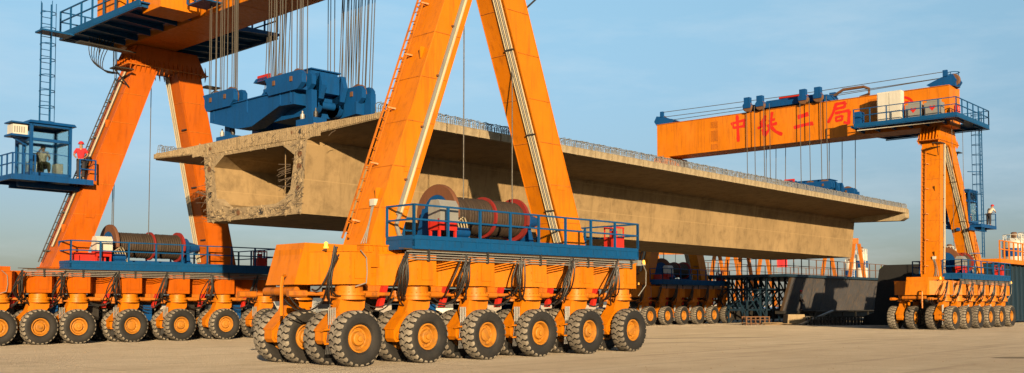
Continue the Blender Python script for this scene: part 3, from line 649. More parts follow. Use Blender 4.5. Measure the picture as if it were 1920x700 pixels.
STROKES = [([(7.02, 16.29), (6.84, 15.79)], 0.131), ([(7.12, 16.17), (6.46, 16.29), (5.81, 16.35)], 0.144), ([(5.87, 16.4), (5.98, 15.76)], 0.157), ([(6.88, 15.83), (5.91, 15.88)], 0.131), ([(6.54, 16.83), (6.49, 15.81), (6.46, 14.67)], 0.177),
 ([(4.03, 16.49), (4.25, 16.18), (4.53, 15.88)], 0.144), ([(4.31, 16.09), (3.99, 16.17)], 0.105), ([(4.75, 15.55), (4.02, 15.76)], 0.131), ([(4.51, 15.81), (4.04, 15.89)], 0.105), ([(4.18, 16.07), (4.22, 14.95)], 0.157), ([(4.22, 14.92), (3.95, 15.25)], 0.118), ([(4.38, 15.43), (4.27, 15.22)], 0.105), ([(3.48, 16.71), (3.54, 16.19), (3.64, 15.68)], 0.157), ([(3.78, 16.02), (3.25, 16.11)], 0.131), ([(3.94, 15.63), (3.07, 15.77)], 0.157), ([(3.65, 15.68), (3.8, 15.23), (4.17, 14.86)], 0.144), ([(3.57, 15.54), (3.23, 15.1), (2.64, 14.84)], 0.17),
 ([(1.36, 16.01), (0.47, 16.18)], 0.223), ([(1.7, 15.25), (0.86, 15.38), (0.1, 15.42)], 0.183), ([(0.25, 15.47), (0.12, 15.26)], 0.105),
 ([(-1.69, 16.63), (-2.49, 16.67)], 0.157), ([(-2.47, 16.66), (-2.36, 16.29)], 0.157), ([(-1.65, 16.27), (-2.4, 16.34)], 0.144), ([(-1.74, 16.69), (-1.53, 15.99), (-1.07, 15.3)], 0.157), ([(-1.64, 15.96), (-2.78, 16.04)], 0.144), ([(-2.76, 16.02), (-2.68, 15.03)], 0.17), ([(-2.71, 15.03), (-2.3, 15.22)], 0.131), ([(-1.72, 15.65), (-1.73, 15.33)], 0.118), ([(-1.69, 15.63), (-2.22, 15.7)], 0.118), ([(-2.24, 15.73), (-2.17, 15.36)], 0.118), ([(-1.71, 15.35), (-2.19, 15.4)], 0.118)]
GLYPH = [STROKES[:5], STROKES[5:17], STROKES[17:20], STROKES[20:]]
def glyph_mesh(strokes, x, off):
    mb = MB(); k = 0
    for pl, w_ in strokes:
        pts = [Vector(p) for p in pl]
        # resample a smooth brush line
        n = 8; L = []
        for t in [i/n for i in range(n+1)]:
            if len(pts) == 3: L.append(pts[0].lerp(pts[1], t).lerp(pts[1].lerp(pts[2], t), t)*.6+(pts[0].lerp(pts[1], 2*t) if t < .5 else pts[1].lerp(pts[2], 2*t-1))*.4)
            else: L.append(pts[0].lerp(pts[1], t))
        vs = []; xx = x-.001*k; k += 1
        for i, p in enumerate(L):
            d = (L[min(i+1, n)]-L[max(i-1, 0)]).normalized(); nn = Vector((-d.y, d.x)); t = i/n
            ww = w_*.85*(1.12-.35*math.sin(PI*t)-(.35 if i in (0, n) else 0))
            vs += [(xx, *(p+nn*ww)), (xx, *(p-nn*ww))]
        mb.add(vs, [[2*i, 2*i+1, 2*i+3, 2*i+2] for i in range(n)])
    return mb
def sheave_mesh():
    return MB().lathe([(-.14, .001), (-.14, .42), (-.10, .47), (-.04, .40), (.04, .40), (.10, .47), (.14, .42), (.14, .001)], 24, 'x').mesh('sheave', 'rusty_steel')
SHEAVE = sheave_mesh()

def upper(crane, cr, yN, yF, dyT):
    ZB, ZT = 14.12, 16.9
    ye0, ye1 = (yN-1.6, yF+.55) if cr == 1 else (yN-.35, yF+.5)
    b = MB(); b.box(-1.1, 1.1, ye0, ye1, ZB, ZT); beam = b.build('main_beam', 'orange_paint', crane)
    fl = MB(); fl.box(-1.16, 1.16, ye0-.01, ye1+.01, ZT+.002, ZT+.04); fl.build('top_flange', 'orange_dirty', beam)
    for i in range(9): MB().box(-1.106, 1.106, ye0+1.3+i*2.6, ye0+1.322+i*2.6, ZB-.006, ZT).build('weld_seam', 'orange_dirty', beam)
    for gl in GLYPH: glyph_mesh(gl, -1.104, 0).build('lettering', 'letter_red', beam)
    lg = MB(); nn = 28
    vs = [(-1.105, -6.75+r*math.cos(2*PI*i/nn), 15.75+r*math.sin(2*PI*i/nn)) for i in range(nn) for r in (.62, .80)]
    lg.add(vs, [[2*i, 2*i+1, (2*i+3) % (2*nn), (2*i+2) % (2*nn)] for i in range(nn)]); lg.v += [(-1.106, -6.75+a, 15.75+c) for a, c in ((-.4, .3), (.4, .3), (.4, .42), (-.4, .42), (-.1, -.3), (.1, -.3), (.1, .3), (-.1, .3), (-.4, -.42), (.4, -.42), (.4, -.3), (-.4, -.3))]
    o = len(vs)
    for i in range(3): lg.f.append([o+4*i+j for j in range(4)]); lg.mi.append(0)
    lg.build('painted_emblem', 'letter_red', beam)
    for (y, z0, h) in ((8.6, 16.05, .55), (8.6, 14.95, .95), (8.6, 14.3, .5), (-4.55, 16.15, .6), (-4.55, 15.4, .3)):
        l = MB()
        for i in range(int(h/.09)): l.hexa([(-1.13, y-.32), (-1.1, y-.32), (-1.1, y+.32), (-1.13, y+.32)], z0+i*.09, [(-1.115, y-.32), (-1.1, y-.32), (-1.1, y+.32), (-1.115, y+.32)], z0+i*.09+.06)
        l.build('louvre_vent', 'orange_dirty', beam)
    # trolley with sheave housings
    t = MB(); t.box(-1.0, 1.0, -1.9+dyT, 4.9+dyT, 17.12, 17.5); t.box(-.5, .5, -.6+dyT, 3.4+dyT, 17.5, 17.75)
    for yy in (-1.6, 4.6): t.box(-1.15, 1.15, yy-.2+dyT, yy+.2+dyT, 16.945, 17.12)
    tr = t.build('hoist_trolley', 'deep_blue', crane)
    for (yy) in (4.55, 3.45, -.15, -1.35):
        for sx in (-1, 1):
            h = MB(); h.prism_x([(yy-.30+dyT, 17.2), (yy+.30+dyT, 17.2), (yy+.36+dyT, 17.45), (yy+.24+dyT, 17.6), (yy+.24+dyT, 18.05), (yy-.24+dyT, 18.05), (yy-.24+dyT, 17.6), (yy-.36+dyT, 17.45)], sx*1.36-.2, sx*1.36+.2); h.build('sheave_housing', 'deep_blue', tr)
            put('sheave', SHEAVE, tr, (sx*1.36, yy+dyT, 17.3)).scale = (.9, .85, .85)
    MB().box(-.3, .3, .2+dyT, 2.4+dyT, 17.76, 17.95).build('hydraulic_block', 'red_paint', tr)
    # end sheave brackets and long ropes over the beam
    for yy, s in ((ye1-.2, 1), (ye0+.4, -1)):
        e = MB(); e.prism_x([(yy-.9*s, 16.945), (yy+.5*s, 16.945), (yy+.75*s, 17.3), (yy+.5*s, 17.75), (yy-.3*s, 17.6), (yy-1.3*s, 17.2)], -.7, -.45); e.prism_x([(yy-.9*s, 16.945), (yy+.5*s, 16.945), (yy+.75*s, 17.3), (yy+.5*s, 17.75), (yy-.3*s, 17.6), (yy-1.3*s, 17.2)], .45, .7); e.box(-.44, .44, yy-.6, yy+.4, 16.945, 17.2)
        e.box(-.7, -.5, yy-.15, yy+.15, 17.6, 18.1)
        eb = e.build('end_sheave_bracket', 'deep_blue', crane); put('sheave', SHEAVE, eb, (0, yy+.35*s, 17.42))
    for (xx, z0, z1) in ((-.58, 18.05, 18.0), (-.5, 17.65, 17.6), (.2, 17.45, 17.75)):
        MB().tube([(xx, ye0+.4, z1), (xx, (ye0+ye1)/2, lerp(z0, z1, .5)-.12), (xx, ye1-.2, z0)], .028, 6).build('travel_rope', 'rope_steel', crane)
    MB().tube([(-.3, ye1+.2, 17.4), (-.3, ye1+.25, 13.2)], .025, 6).build('travel_rope', 'rope_steel', crane)
    MB().tube([(.3, -1.9+dyT, 17.6), (.3, -2.6+dyT, 17.95), (.3, -4.2+dyT, 17.95), (.3, -4.6+dyT, 17.75), (.3, -4.6+dyT, 17.35), (.3, -3.9+dyT, 17.2)], .11, 10).build('bent_pipe', 'rusty_steel', crane)
    # hoist ropes: three groups on the two rope planes
    GR = ((-1.42, 4.62, 2.38, 10.35, 14), (-1.42, .22, -2.2, 10.35, 16), (.75, -1.05, -3.1, 9.95, 15), (.75, 4.3, 2.6, 9.95, 8), (1.42, .3, -1.8, 9.8, 8))
    if cr == 2: GR = ((-1.42, 4.62, 2.5, 10.75, 4), (-1.42, .0, -2.1, 10.75, 4), (.75, -1.15, -3.0, 10.35, 3), (.75, 4.2, 2.7, 10.35, 3))
    for (xx, ya, yb, zz, n) in GR:
        for i in range(n):
            g_ = i % 3; y = lerp(ya, yb, (i+(g_-1)*.12)/(n-1))+dyT; x = xx+random.uniform(-.16, .16)
            ytop = y if abs(xx) > 1 else y
            x = x if abs(xx) > 1 else 1.0+.25*(x-xx)
            MB().tube([(x, y, zz), (x if abs(x) > 1.2 else 1.3, ytop, 17.3)], .019 if cr == 1 else .03, 5).build('hoist_rope', 'rope_steel', crane)
    # machinery platform (built for the far end, turned round for crane two)
    T = dict(parent=crane, loc=(0, yN+yF, 0), rz=PI) if cr == 2 else dict(parent=crane)
    yo = 0 if cr == 1 else .6     # outward shift of the deck end
    px, y0, y1 = 3.55, yF-(7.0 if cr == 1 else 5.95), yF+.95+yo
    d = MB(); d.box(-px, -1.18, y0, y1, 14.42, 14.48); d.box(1.18, px-.1, y0+.4, y1, 14.42, 14.48); d.box(-1.18, 1.18, yF+.62, y1, 14.40, 14.46)
    for i in range(7):
        yy = lerp(y0+.2, y1-.3, i/6); d.prism_y([(-px+.05, 14.30), (-px+.05, 14.42), (-1.11, 14.42), (-1.11, 14.16)], yy-.05, yy+.05); d.prism_y([(1.11, 14.16), (1.11, 14.42), (px-.15, 14.42), (px-.15, 14.30)], yy-.05, yy+.05)
    mp = d.build('machinery_platform', 'blue_paint', **T)
    path = [(-px, y0), (-px, y1), (px-.1, y1), (px-.1, y0+.4)]
    for a, c in zip(path[:-1], path[1:]): MB().bar((*a, 14.42), (*c, 14.42), .07, .26).build('edge_channel', 'blue_paint', mp); MB().bar((*a, 14.24), (*c, 14.24), .12, .05).build('edge_channel', 'blue_paint', mp)
    railing(mp, path, 14.55, h=1.05, step=1.15)
    return mp, px, y0, y1, T

def cab_and_ladder(crane, mp, px, yF, y1, cr, T):
    # local: hangs outside the -x side of the far leg (turned round with T for crane two)
    cb = MB(); x0, x1, ya, yb, z0, z1 = -5.45, -3.72, yF-.75, yF+.85, 7.55, 9.85
    def fr(p, q, w_=.13): cb.bar(p, q, w_, w_)
    for x in (x0, x1):
        for y in (ya, yb): fr((x, y, z0), (x, y, z1))
    for z in (z0+.05, z1-.05, z1-.72):
        fr((x0, ya, z), (x1, ya, z)); fr((x0, yb, z), (x1, yb, z)); fr((x0, ya, z), (x0, yb, z)); fr((x1, ya, z), (x1, yb, z))
    fr((x0, (ya+yb)/2, z0), (x0, (ya+yb)/2, z1))
    cb.box(x0-.05, x1+.05, ya-.05, yb+.05, z0-.1, z0)
    cab = cb.build('operator_cab', 'deep_blue', **T)
    rf = MB(); rf.hexa([(x0-.15, ya-.2), (x1+.22, ya-.2), (x1+.22, yb+.1), (x0-.15, yb+.1)], z1, [(x0-.1, ya-.15), (x1+.15, ya-.15), (x1+.15, yb+.05), (x0-.1, yb+.05)], z1+.12); rf.build('cab_roof', 'deep_blue', cab)
    for (a, b_, c, d_) in ((x0+.08, x1-.08, z0+.12, z1-.80), (x0+.08, x1-.08, z1-.66, z1-.12)):
        MB().box(a, b_, ya-.01, ya+.01, c, d_).build('window_pane', 'cab_glass', cab)
        MB().box(a, b_, yb-.01, yb+.01, c, d_).build('window_pane', 'cab_glass', cab)
        MB().box(x0-.01, x0+.01, ya+.08, (ya+yb)/2-.06, c, d_).build('window_pane', 'cab_glass', cab); MB().box(x0-.01, x0+.01, (ya+yb)/2+.06, yb-.08, c, d_).build('window_pane', 'cab_glass', cab)
        MB().box(x1-.01, x1+.01, ya+.08, yb-.08, c, d_).build('window_pane', 'cab_glass', cab)
    MB().bar((x0+.1, ya-.02, z0+1.05), (x1-.1, ya-.02, z0+.95), .03, .03).build('window_bar', 'deep_blue', cab)
    ac = MB(); ac.box(x0-.75, x0-.12, ya+.1, ya+.75, z1-.55, z1-.12); a_ = ac.build('air_conditioner', 'white_paint', cab)
    gr = MB()
    for i in range(5): gr.box(x0-.7+.1*i, x0-.65+.1*i, ya+.09, ya+.1, z1-.48, z1-.2)
    gr.build('grille', 'grey_pipe', a_)
    MB().box(x0-.85, x0-.05, ya, ya+.85, z1-.65, z1-.56).build('shelf', 'deep_blue', cab); MB().box(x0-.85, x0-.05, ya, ya+.85, z1-.06, z1-.0).build('shelf_hood', 'deep_blue', cab); MB().bar((x0-.7, ya+.4, z1-.66), (x0, ya+.4, z1-1.0), .05, .05).build('shelf_brace', 'deep_blue', cab)
    MB().box(x0-.03, x0+.03, ya+.85, yb-.05, z1-.7, z1-.1).build('wall_panel', 'deep_blue', cab)
    ct = MB(); ct.box(x0+.45, x0+1.0, yF-.25, yF+.3, z0+.38, z0+.5); ct.box(x0+.45, x0+1.0, yF+.25, yF+.35, z0+.5, z0+1.1); ct.box(x0+.6, x0+.85, yF-.1, yF+.2, z0, z0+.38); ct.build('operator_seat', 'dark_steel', cab)
    for xx in (x0+.12, x1-.45): MB().box(xx, xx+.3, yF-.4, yF+.1, z0, z0+.62).build('control_console', 'white_paint', cab)
    if cr == 2: cab.location += Vector((-.8, .6, 0))
    # cab platform
    p = MB(); pz = 7.2; X0, X1, Y0, Y1 = x0-1.05, -2.95, ya-.75, yb+.15
    p.box(X0, X1, Y0, Y1, pz+.14, pz+.2)
    for y in (Y0, Y1): p.bar((X0, y, pz+.1), (X1, y, pz+.1), .1, .24)
    for x in (X0, -4.6, X1-.05): p.bar((x, Y0, pz+.1), (x, Y1, pz+.1), .1, .22)
    for y in (yF-.45, yF+.45): p.bar((X0+.6, y, pz-.1), (X1+.6, y, pz-.14), .16, .22)
    cp = p.build('cab_platform', 'deep_blue', **T)
    cp.name = 'cab_platform'
    railing(cp, [(x0-.1, Y0), (X0, Y0), (X0, Y1)], pz+.2, h=.95, step=.62, mat='deep_blue', pw=.06)
    railing(cp, [(x1+.15, Y0), (X1+.1, Y0)], pz+.2, h=.95, step=.62, mat='deep_blue', pw=.06)
    # caged ladder from cab roof up to the machinery platform
    lx, ly = -4.55, yF+.1
    if cr == 2: lx, ly = -px+.1, yF+1.0
    zb_, zt_ = (z1+.1, 15.6) if cr == 1 else (5.0, 15.6)
    ld = MB()
    for dx in (-.22, .22): ld.bar((lx+dx, ly, zb_), (lx+dx, ly, zt_), .06, .05)
    lad = ld.build('caged_ladder', 'blue_paint', **T)
    rm = MB().bar((-.22, 0, 0), (.22, 0, 0), .028, .028).mesh('rung', 'blue_paint'); z = zb_+.2
    while z < zt_-.1: put('rung', rm, lad, (lx, ly, z)); z += .3
    hm = MB(); hm.tube([(-.26, 0, 0), (-.34, -.25, 0), (-.2, -.55, 0), (0, -.64, 0), (.2, -.55, 0), (.34, -.25, 0), (.26, 0, 0)], .022, 5); hm = hm.mesh('cage_hoop', 'blue_paint'); z = max(zb_+.1, 9.6)
    while z < zt_+.05: put('cage_hoop', hm, lad, (lx, ly, z)); z += .72
    for a, b_ in ((-.34, -.25), (.34, -.25), (0, -.64)): MB().bar((lx+a, ly+b_, max(zb_, 9.6)), (lx+a, ly+b_, zt_), .035, .02).build('cage_strap', 'blue_paint', lad)
    if cr == 2:
        for zz in (5.3, 7.6, 11.2): MB().bar((lx, ly, zz), (-2.6, yF+.3, zz), .06, .06).build('ladder_bracket', 'blue_paint', lad)
    else:
        MB().box(lx-.45, -3.55, ly-.7, ly+.12, 14.16, 14.24).build('landing', 'blue_paint', lad)
        for zz in (14.3,): MB().bar((lx, ly+.03, zz), (-3.5, yF+.1, zz), .06, .06).build('ladder_bracket', 'blue_paint', lad)
    return cab

# ------------------------------------------------------------------ the two cranes
YN, YF = -9.6, 13.65
c1 = thing('gantry_crane', 'nearest orange rubber-tyred gantry crane, its A-frame leg standing in front of the girder', 'crane', (3.3896, -3.8235, 0), -.0463, 'orange gantry cranes lifting the girder')
c2 = thing('gantry_crane', 'farther orange gantry crane on the right with red lettering on its beam', 'crane', (53.077, -3.076, 0), -.0026, 'orange gantry cranes lifting the girder')
for cr, c, dyT in ((1, c1, 0), (2, c2, .9)):
    carriage(c, YN, True, cr); carriage(c, YF, False, cr); legs(c, YN, True, cr); legs(c, YF, False, cr)
    mp, px, y0, y1, T = upper(c, cr, YN, YF, dyT)
    cab_and_ladder(c, mp, px, YF, y1, cr, T)
    # machinery on the deck (platform's own frame)
    if cr == 2:
        cabn = MB(); cabn.box(-2.75, -1.9, YF-4.1, YF-2.2, 14.5, 16.55); q = cabn.build('control_cabinet', 'white_paint', mp)
        MB().box(1.9, 2.5, YF-4.2, YF-2.5, 14.5, 16.75).build('control_cabinet', 'white_paint', mp)
        # double-door cabinet and tanks facing the camera side
        for i in range(2): MB().box(2.505, 2.53, YF-4.15+i*.83, YF-3.36+i*.83, 14.6, 16.65).build('cabinet_door', 'white_paint', mp)
        for i in range(2):
            tk = MB(); yy = YF-2.2+i*1.3; tk.box(1.7, 2.5, yy, yy+1.1, 14.5, 15.6); tk.tube([(2.1, yy+.1, 15.72), (2.1, yy+1.0, 15.72)], .16, 10); t_ = tk.build('fuel_tank', 'silver_paint', mp)
            MB().add([(2.51, yy+.55, 15.0), (2.51, yy+.8, 15.28), (2.51, yy+.68, 15.38), (2.51, yy+.55, 15.3), (2.51, yy+.42, 15.38), (2.51, yy+.3, 15.28)], [[0, 1, 2, 3, 4, 5]]).build('warning_mark', 'letter_red', t_)
        MB().box(2.5, 3.2, YF-5.6, YF-5.15, 14.5, 15.45).build('fan_unit', 'deep_blue', mp)
        for i in range(2): MB().lathe([(14.5, .001), (14.5, .13), (15.3, .13), (15.4, .05), (15.5, .001)], 12, 'z', (1.5-.5*i, YF+.9, 0)).build('fire_extinguisher', 'red_paint', mp)
        MB().tube([(3.2, YF-5.4, 14.1), (3.0, YF+.6, 14.1)], .05, 6).build('strip_light', 'white_paint', mp)
        rg = MB()
        for zz in (16.95, 17.5, 18.0): rg.tube([(-.2+.45*math.cos(a), YF+.2+.45*math.sin(a), zz) for a in [2*PI*i/10 for i in range(11)]], .03, 5)
        for i in range(5): a = 2*PI*i/5; rg.bar((-.2+.45*math.cos(a), YF+.2+.45*math.sin(a), 16.95), (-.2+.45*math.cos(a), YF+.2+.45*math.sin(a), 18.0), .04, .04)
        rg.build('roof_cage', 'blue_paint', mp)
    else:
        MB().box(-3.1, -1.3, YF-7.9, YF-6.3, 14.15, 16.4).build('power_cabinet', 'orange_paint', mp)
        MB().box(-3.3, -2.0, YF-4.6, YF-2.4, 14.5, 16.2).build('power_cabinet', 'orange_paint', mp)
        q = MB(); q.box(-2.1, -1.2, YF-9.6, YF-8.3, 14.3, 14.36); q.build('step_platform', 'blue_paint', mp); railing(mp, [(-2.1, YF-8.3), (-2.1, YF-9.6)], 14.36, h=1.0, step=.6)
        MB().bar((-4.0, YF-2.0, 13.55), (-1.3, YF-1.9, 13.5), .45, .06).build('cable_tray', 'dark_steel', mp)
        for i in range(7):
            MB().tube(curve((-2.9+.18*i, YF-.8, 14.2), (-2.1+.1*i, YF-.9, 12.7), .3+.05*i, 8, (-.35-.05*i, 0, 0)), .02, 5).build('loose_cable', 'hose_black', mp)
        hg = MB(); hg.bar((-2.5, YF-.9, 14.3), (-2.5, YF-.9, 13.4), .04, .04); hg.bar((-1.8, YF-.9, 14.3), (-1.8, YF-.9, 12.7), .04, .04); hg.build('tray_hanger', 'dark_steel', mp)

# ------------------------------------------------------------------ lifting spreaders
def spreader(label, loc, rz, dy, dz=0):
    s = thing('lifting_spreader', label, 'spreader', loc, rz, 'blue lifting spreaders on the girder deck')
    def rot_box(name, mb, mat='deep_blue', par=s): return mb.build(name, mat, par)
    prof = [(4.25, 9.25), (4.25, 9.80), (-1.78, 9.80), (-1.78, 9.22), (-.8, 9.27), (1.1, 8.72), (2.2, 8.75)]
    fb = rot_box('spreader_beam', MB().prism_x([(y+dy, z) for y, z in prof], -1.62, -1.0))
    MB().box(-1.68, -.94, -1.8+dy, 4.3+dy, 9.802, 9.84).build('top_flange', 'deep_blue', fb)
    for yy in (3.9, 1.4, -.9, -1.6): MB().box(-1.66, -1.62, yy-.02+dy, yy+.02+dy, 9.3, 9.80).build('stiffener', 'deep_blue', fb)
    rbm = rot_box('spreader_beam', MB().prism_x([(4.2+dy, 8.95), (4.2+dy, 9.42), (-3.0+dy, 9.42), (-3.0+dy, 8.95), (-.5+dy, 8.8), (2+dy, 8.8)], .35, 1.1))
    def block(x, ya, yb, z):
        pl = [(ya+dy, z+.28), (ya-.15+dy, z+.08), (ya-.15+dy, z-.22), (ya-.3+dy, z-.42), (yb+.3+dy, z-.42), (yb+dy, z-.2), (yb+dy, z+.12), (yb+.15+dy, z+.28)]
        b = rot_box('sheave_block', MB().prism_x(pl, x-.32, x-.12)); MB().prism_x(pl, x+.12, x+.32).build('side_plate', 'deep_blue', b)
        MB().box(x-.12, x+.12, yb+.3+dy, ya-.4+dy, z-.40, z-.25).build('bottom_plate', 'deep_blue', b)
        for t in (.27, .73):
            yy = lerp(ya, yb, t)+dy; put('sheave', SHEAVE, b, (x, yy, z+.02)).scale = (.75, .9, .9)
            MB().box(x-.36, x-.32, yy-.07, yy+.07, z-.08, z+.1).build('pin_plate', 'rusty_steel', b)
        return b
    block(-1.42, 4.65, 2.25, 10.14); block(-1.42, .05, -2.45, 10.14); block(.75, -.95, -3.25, 9.75); block(.75, 4.4, 2.5, 9.75)
    ho = MB(); ho.prism_x([(1.9+dy, 9.42), (1.7+dy, 9.95), (.75+dy, 10.62), (-1.9+dy, 10.62), (-1.9+dy, 9.42)], -.95, .30)
    hs = rot_box('pulley_housing', ho)
    MB().hexa([(-1.0, -2.0+dy), (.4, -2.0+dy), (.4, 1.0+dy), (-1.0, 1.0+dy)], 10.625, [(-1.0, -2.0+dy), (.4, -2.0+dy), (.4, 1.0+dy), (-1.0, 1.0+dy)], 10.67).build('housing_lid', 'deep_blue', hs)
    MB().hexa([(-1.0, 1.0+dy), (-.3, 1.0+dy), (-.3, 2.0+dy), (-1.0, 2.0+dy)], 10.66, [(-1.0, 1.0+dy), (-.3, 1.0+dy), (-.3, 1.8+dy), (-1.0, 1.8+dy)], 10.80).build('hood', 'deep_blue', hs)
    MB().box(-1.0, -.94, .85+dy, 1.7+dy, 10.68, 10.9).build('red_marker', 'red_paint', hs)
    for yy in (1.2, .5, -.2): MB().box(-1.0, -.95, yy-.06+dy, yy+.06+dy, 9.45, 10.3).build('stiffener', 'deep_blue', hs)
    tw = [(-1.35+dy, 10.45), (-2.45+dy, 10.42), (-2.6+dy, 9.95), (-2.4+dy, 9.45)]+[(-1.95+.42*math.cos(a)+dy, 9.3+.42*math.sin(a)) for a in [-.3-i*.5 for i in range(6)]]+[(-1.4+dy, 9.7)]
    twr = rot_box('pin_tower', MB().prism_x(tw, -.93, -.72)); MB().prism_x(tw, .05, .26).build('side_plate', 'deep_blue', twr)
    MB().box(-.72, .05, -2.35+dy, -1.45+dy, 9.7, 10.35).build('tower_core', 'deep_blue', twr); MB().lathe([(-1.02, .001), (-1.02, .13), (-.9, .15), (.3, .15)], 16, 'x', (0, -1.98+dy, 9.3)).build('tower_pin', 'deep_blue', twr)
    rot_box('cross_beam', MB().box(-1.0, .36, -1.6+dy, .6+dy, 8.9, 9.42))
    rot_box('cross_beam', MB().box(-1.0, .36, 2.6+dy, 3.4+dy, 9.0, 9.4))
    for (x, y) in ((-1.2, -2.3), (.8, -3.3), (-1.2, 3.4), (.8, 3.6)):
        hz = MB(); hz.hexa([(x-.12, y-.2+dy), (x+.12, y-.2+dy), (x+.12, y+.2+dy), (x-.12, y+.2+dy)], 8.48, [(x-.12, y-.17+dy), (x+.12, y-.17+dy), (x+.12, y+.17+dy), (x-.12, y+.17+dy)], 9.72+dz); hz.box(x-.3, x+.3, y-.55+dy, y+.55+dy, 8.32, 8.62)
        hg = rot_box('hanger_plate', hz)
        for d in (-.42, .42): MB().lathe([(8.62, .001), (8.62, .07), (8.72, .09), (8.86, .08), (8.86, .035), (8.98, .03), (8.98, .001)], 10, 'z', (x-.1, y+d+dy, 0)).build('anchor_nut', 'silver_paint' if d > 0 else 'dark_steel', hg)
    for ch in s.children:
        if not ch.name.startswith('hanger_plate'): ch.location.z = dz
    return s
spreader('large blue lifting spreader on the near end of the girder, hanging from the nearest crane', (3.3896, -3.8235, 0), -.0463, 0)
spreader('smaller-looking blue spreader with red marks at the far end of the girder', (53.077, -3.076, 0), -.0026, .9, .42)

# ------------------------------------------------------------------ people
def person(label, loc, rz, pose, shirt, trousers, helmet, group=None):
    """pose: dict of joints; one skinned body plus clothes"""
    P = dict(pelvis=(0, 0, .92), chest=(0, 0, 1.28), neck=(0, 0, 1.46), head=(0, -.02, 1.56), crown=(0, -.01, 1.70),
             shL=(.19, 0, 1.40), elL=(.25, .02, 1.12), wrL=(.25, -.1, .9), haL=(.25, -.16, .82), shR=(-.19, 0, 1.40), elR=(-.25, .02, 1.12), wrR=(-.25, -.1, .9), haR=(-.25, -.16, .82),
             hiL=(.10, 0, .88), knL=(.11, -.02, .49), anL=(.11, .02, .09), toL=(.13, -.16, .04), hiR=(-.10, 0, .88), knR=(-.11, -.02, .49), anR=(-.11, .02, .09), toR=(-.13, -.16, .04))
    P.update(pose)
    def skin(name, vs, es, rad, mat, par, root=0):
        me = bpy.data.meshes.new(name); me.from_pydata([P[v] if isinstance(v, str) else v for v in vs], es, []); o = put(name, me, par)
        o.modifiers.new('skin', 'SKIN').use_smooth_shade = True; sv = me.skin_vertices[0].data
        for i, r_ in enumerate(rad): sv[i].radius = (r_, r_) if not isinstance(r_, tuple) else r_; sv[i].use_root = i == root
        ss = o.modifiers.new('sub', 'SUBSURF'); ss.levels = 1; ss.render_levels = 1
        me.materials.append(MAT[mat]); return o
    t = thing('person', label, 'person', loc, rz, group)
    names = ['pelvis', 'chest', 'neck', 'head', 'crown', 'shL', 'elL', 'wrL', 'haL', 'shR', 'elR', 'wrR', 'haR', 'hiL', 'knL', 'anL', 'toL', 'hiR', 'knR', 'anR', 'toR']
    ix = {n: i for i, n in enumerate(names)}; E_ = [('pelvis', 'chest'), ('chest', 'neck'), ('neck', 'head'), ('head', 'crown'), ('chest', 'shL'), ('shL', 'elL'), ('elL', 'wrL'), ('wrL', 'haL'), ('chest', 'shR'), ('shR', 'elR'), ('elR', 'wrR'), ('wrR', 'haR'), ('pelvis', 'hiL'), ('hiL', 'knL'), ('knL', 'anL'), ('anL', 'toL'), ('pelvis', 'hiR'), ('hiR', 'knR'), ('knR', 'anR'), ('anR', 'toR')]
    rad = [(.13, .10), (.15, .11), .055, (.085, .10), (.07, .085), .065, .045, .03, (.035, .025), .065, .045, .03, (.035, .025), .085, .062, .045, .04, .085, .062, .045, .04]
    vs = list(names); es = [(ix[a], ix[b]) for a, b in E_]; rad = list(rad)
    for s in 'LR':   # five fingers
        h = Vector(P['ha'+s]); wv = (h-Vector(P['wr'+s])).normalized(); sd = wv.orthogonal().normalized()
        for k, (off, ln) in enumerate(((-.028, .06), (-.01, .075), (.01, .07), (.028, .055))):
            vs.append(tuple(h+sd*off+wv*(.03+ln))); es.append((ix['ha'+s], len(vs)-1)); rad.append(.008)
        vs.append(tuple(h+sd*-.06+wv*.01)); es.append((ix['ha'+s], len(vs)-1)); rad.append(.009)
    skin('body', vs, es, rad, 'skin', t)
    hd = Vector(P['head']); cr = Vector(P['crown'])
    MB().lathe([(0, .012), (-.03, .014), (-.035, .004)], 6, 'y', (hd.x, hd.y-.09, hd.z+.02)).build('nose', 'skin', t)
    # clothes
    skin('shirt', ['pelvis', 'chest', (P['neck'][0], P['neck'][1], P['neck'][2]-.04), 'shL', tuple(Vector(P['shL']).lerp(Vector(P['elL']), .85)), 'shR', tuple(Vector(P['shR']).lerp(Vector(P['elR']), .85))], [(0, 1), (1, 2), (1, 3), (3, 4), (1, 5), (5, 6)], [(.155, .125), (.175, .135), .07, .085, .07, .085, .07], shirt, t)
    pel = Vector(P['pelvis'])
    skin('trousers', [tuple(pel+Vector((0, 0, .04))), 'hiL', 'knL', tuple(Vector(P['anL'])+Vector((0, 0, .03))), 'hiR', 'knR', tuple(Vector(P['anR'])+Vector((0, 0, .03)))], [(0, 1), (1, 2), (2, 3), (0, 4), (4, 5), (5, 6)], [(.16, .125), .105, .085, .07, .105, .085, .07], trousers, t)
    for s in 'LR':
        a, b = Vector(P['an'+s]), Vector(P['to'+s]); MB().tube([a+Vector((0, .05, -.03)), a.lerp(b, .5)+Vector((0, 0, -.02)), b], [.055, .055, .04], 8).build('shoe', 'hose_black', t)
    if helmet:
        MB().lathe([(-.02, .15), (-.015, .128), (.04, .12), (.09, .085), (.115, .04), (.12, .001)], 16, 'z', (cr.x, cr.y, cr.z-.02)).build('helmet', helmet, t)
    else:
        MB().lathe([(-.10, .09), (-.05, .108), (.02, .105), (.07, .07), (.09, .001)], 12, 'z', (cr.x, cr.y+.02, cr.z-.02)).build('hair', 'hair_black', t)
    return t
def w1(x, y, z):
    a = -.0463; return (3.3896+x*math.cos(a)-y*math.sin(a), -3.8235+x*math.sin(a)+y*math.cos(a), z)
def w2(x, y, z): return (53.077+x, -3.076+y, z)
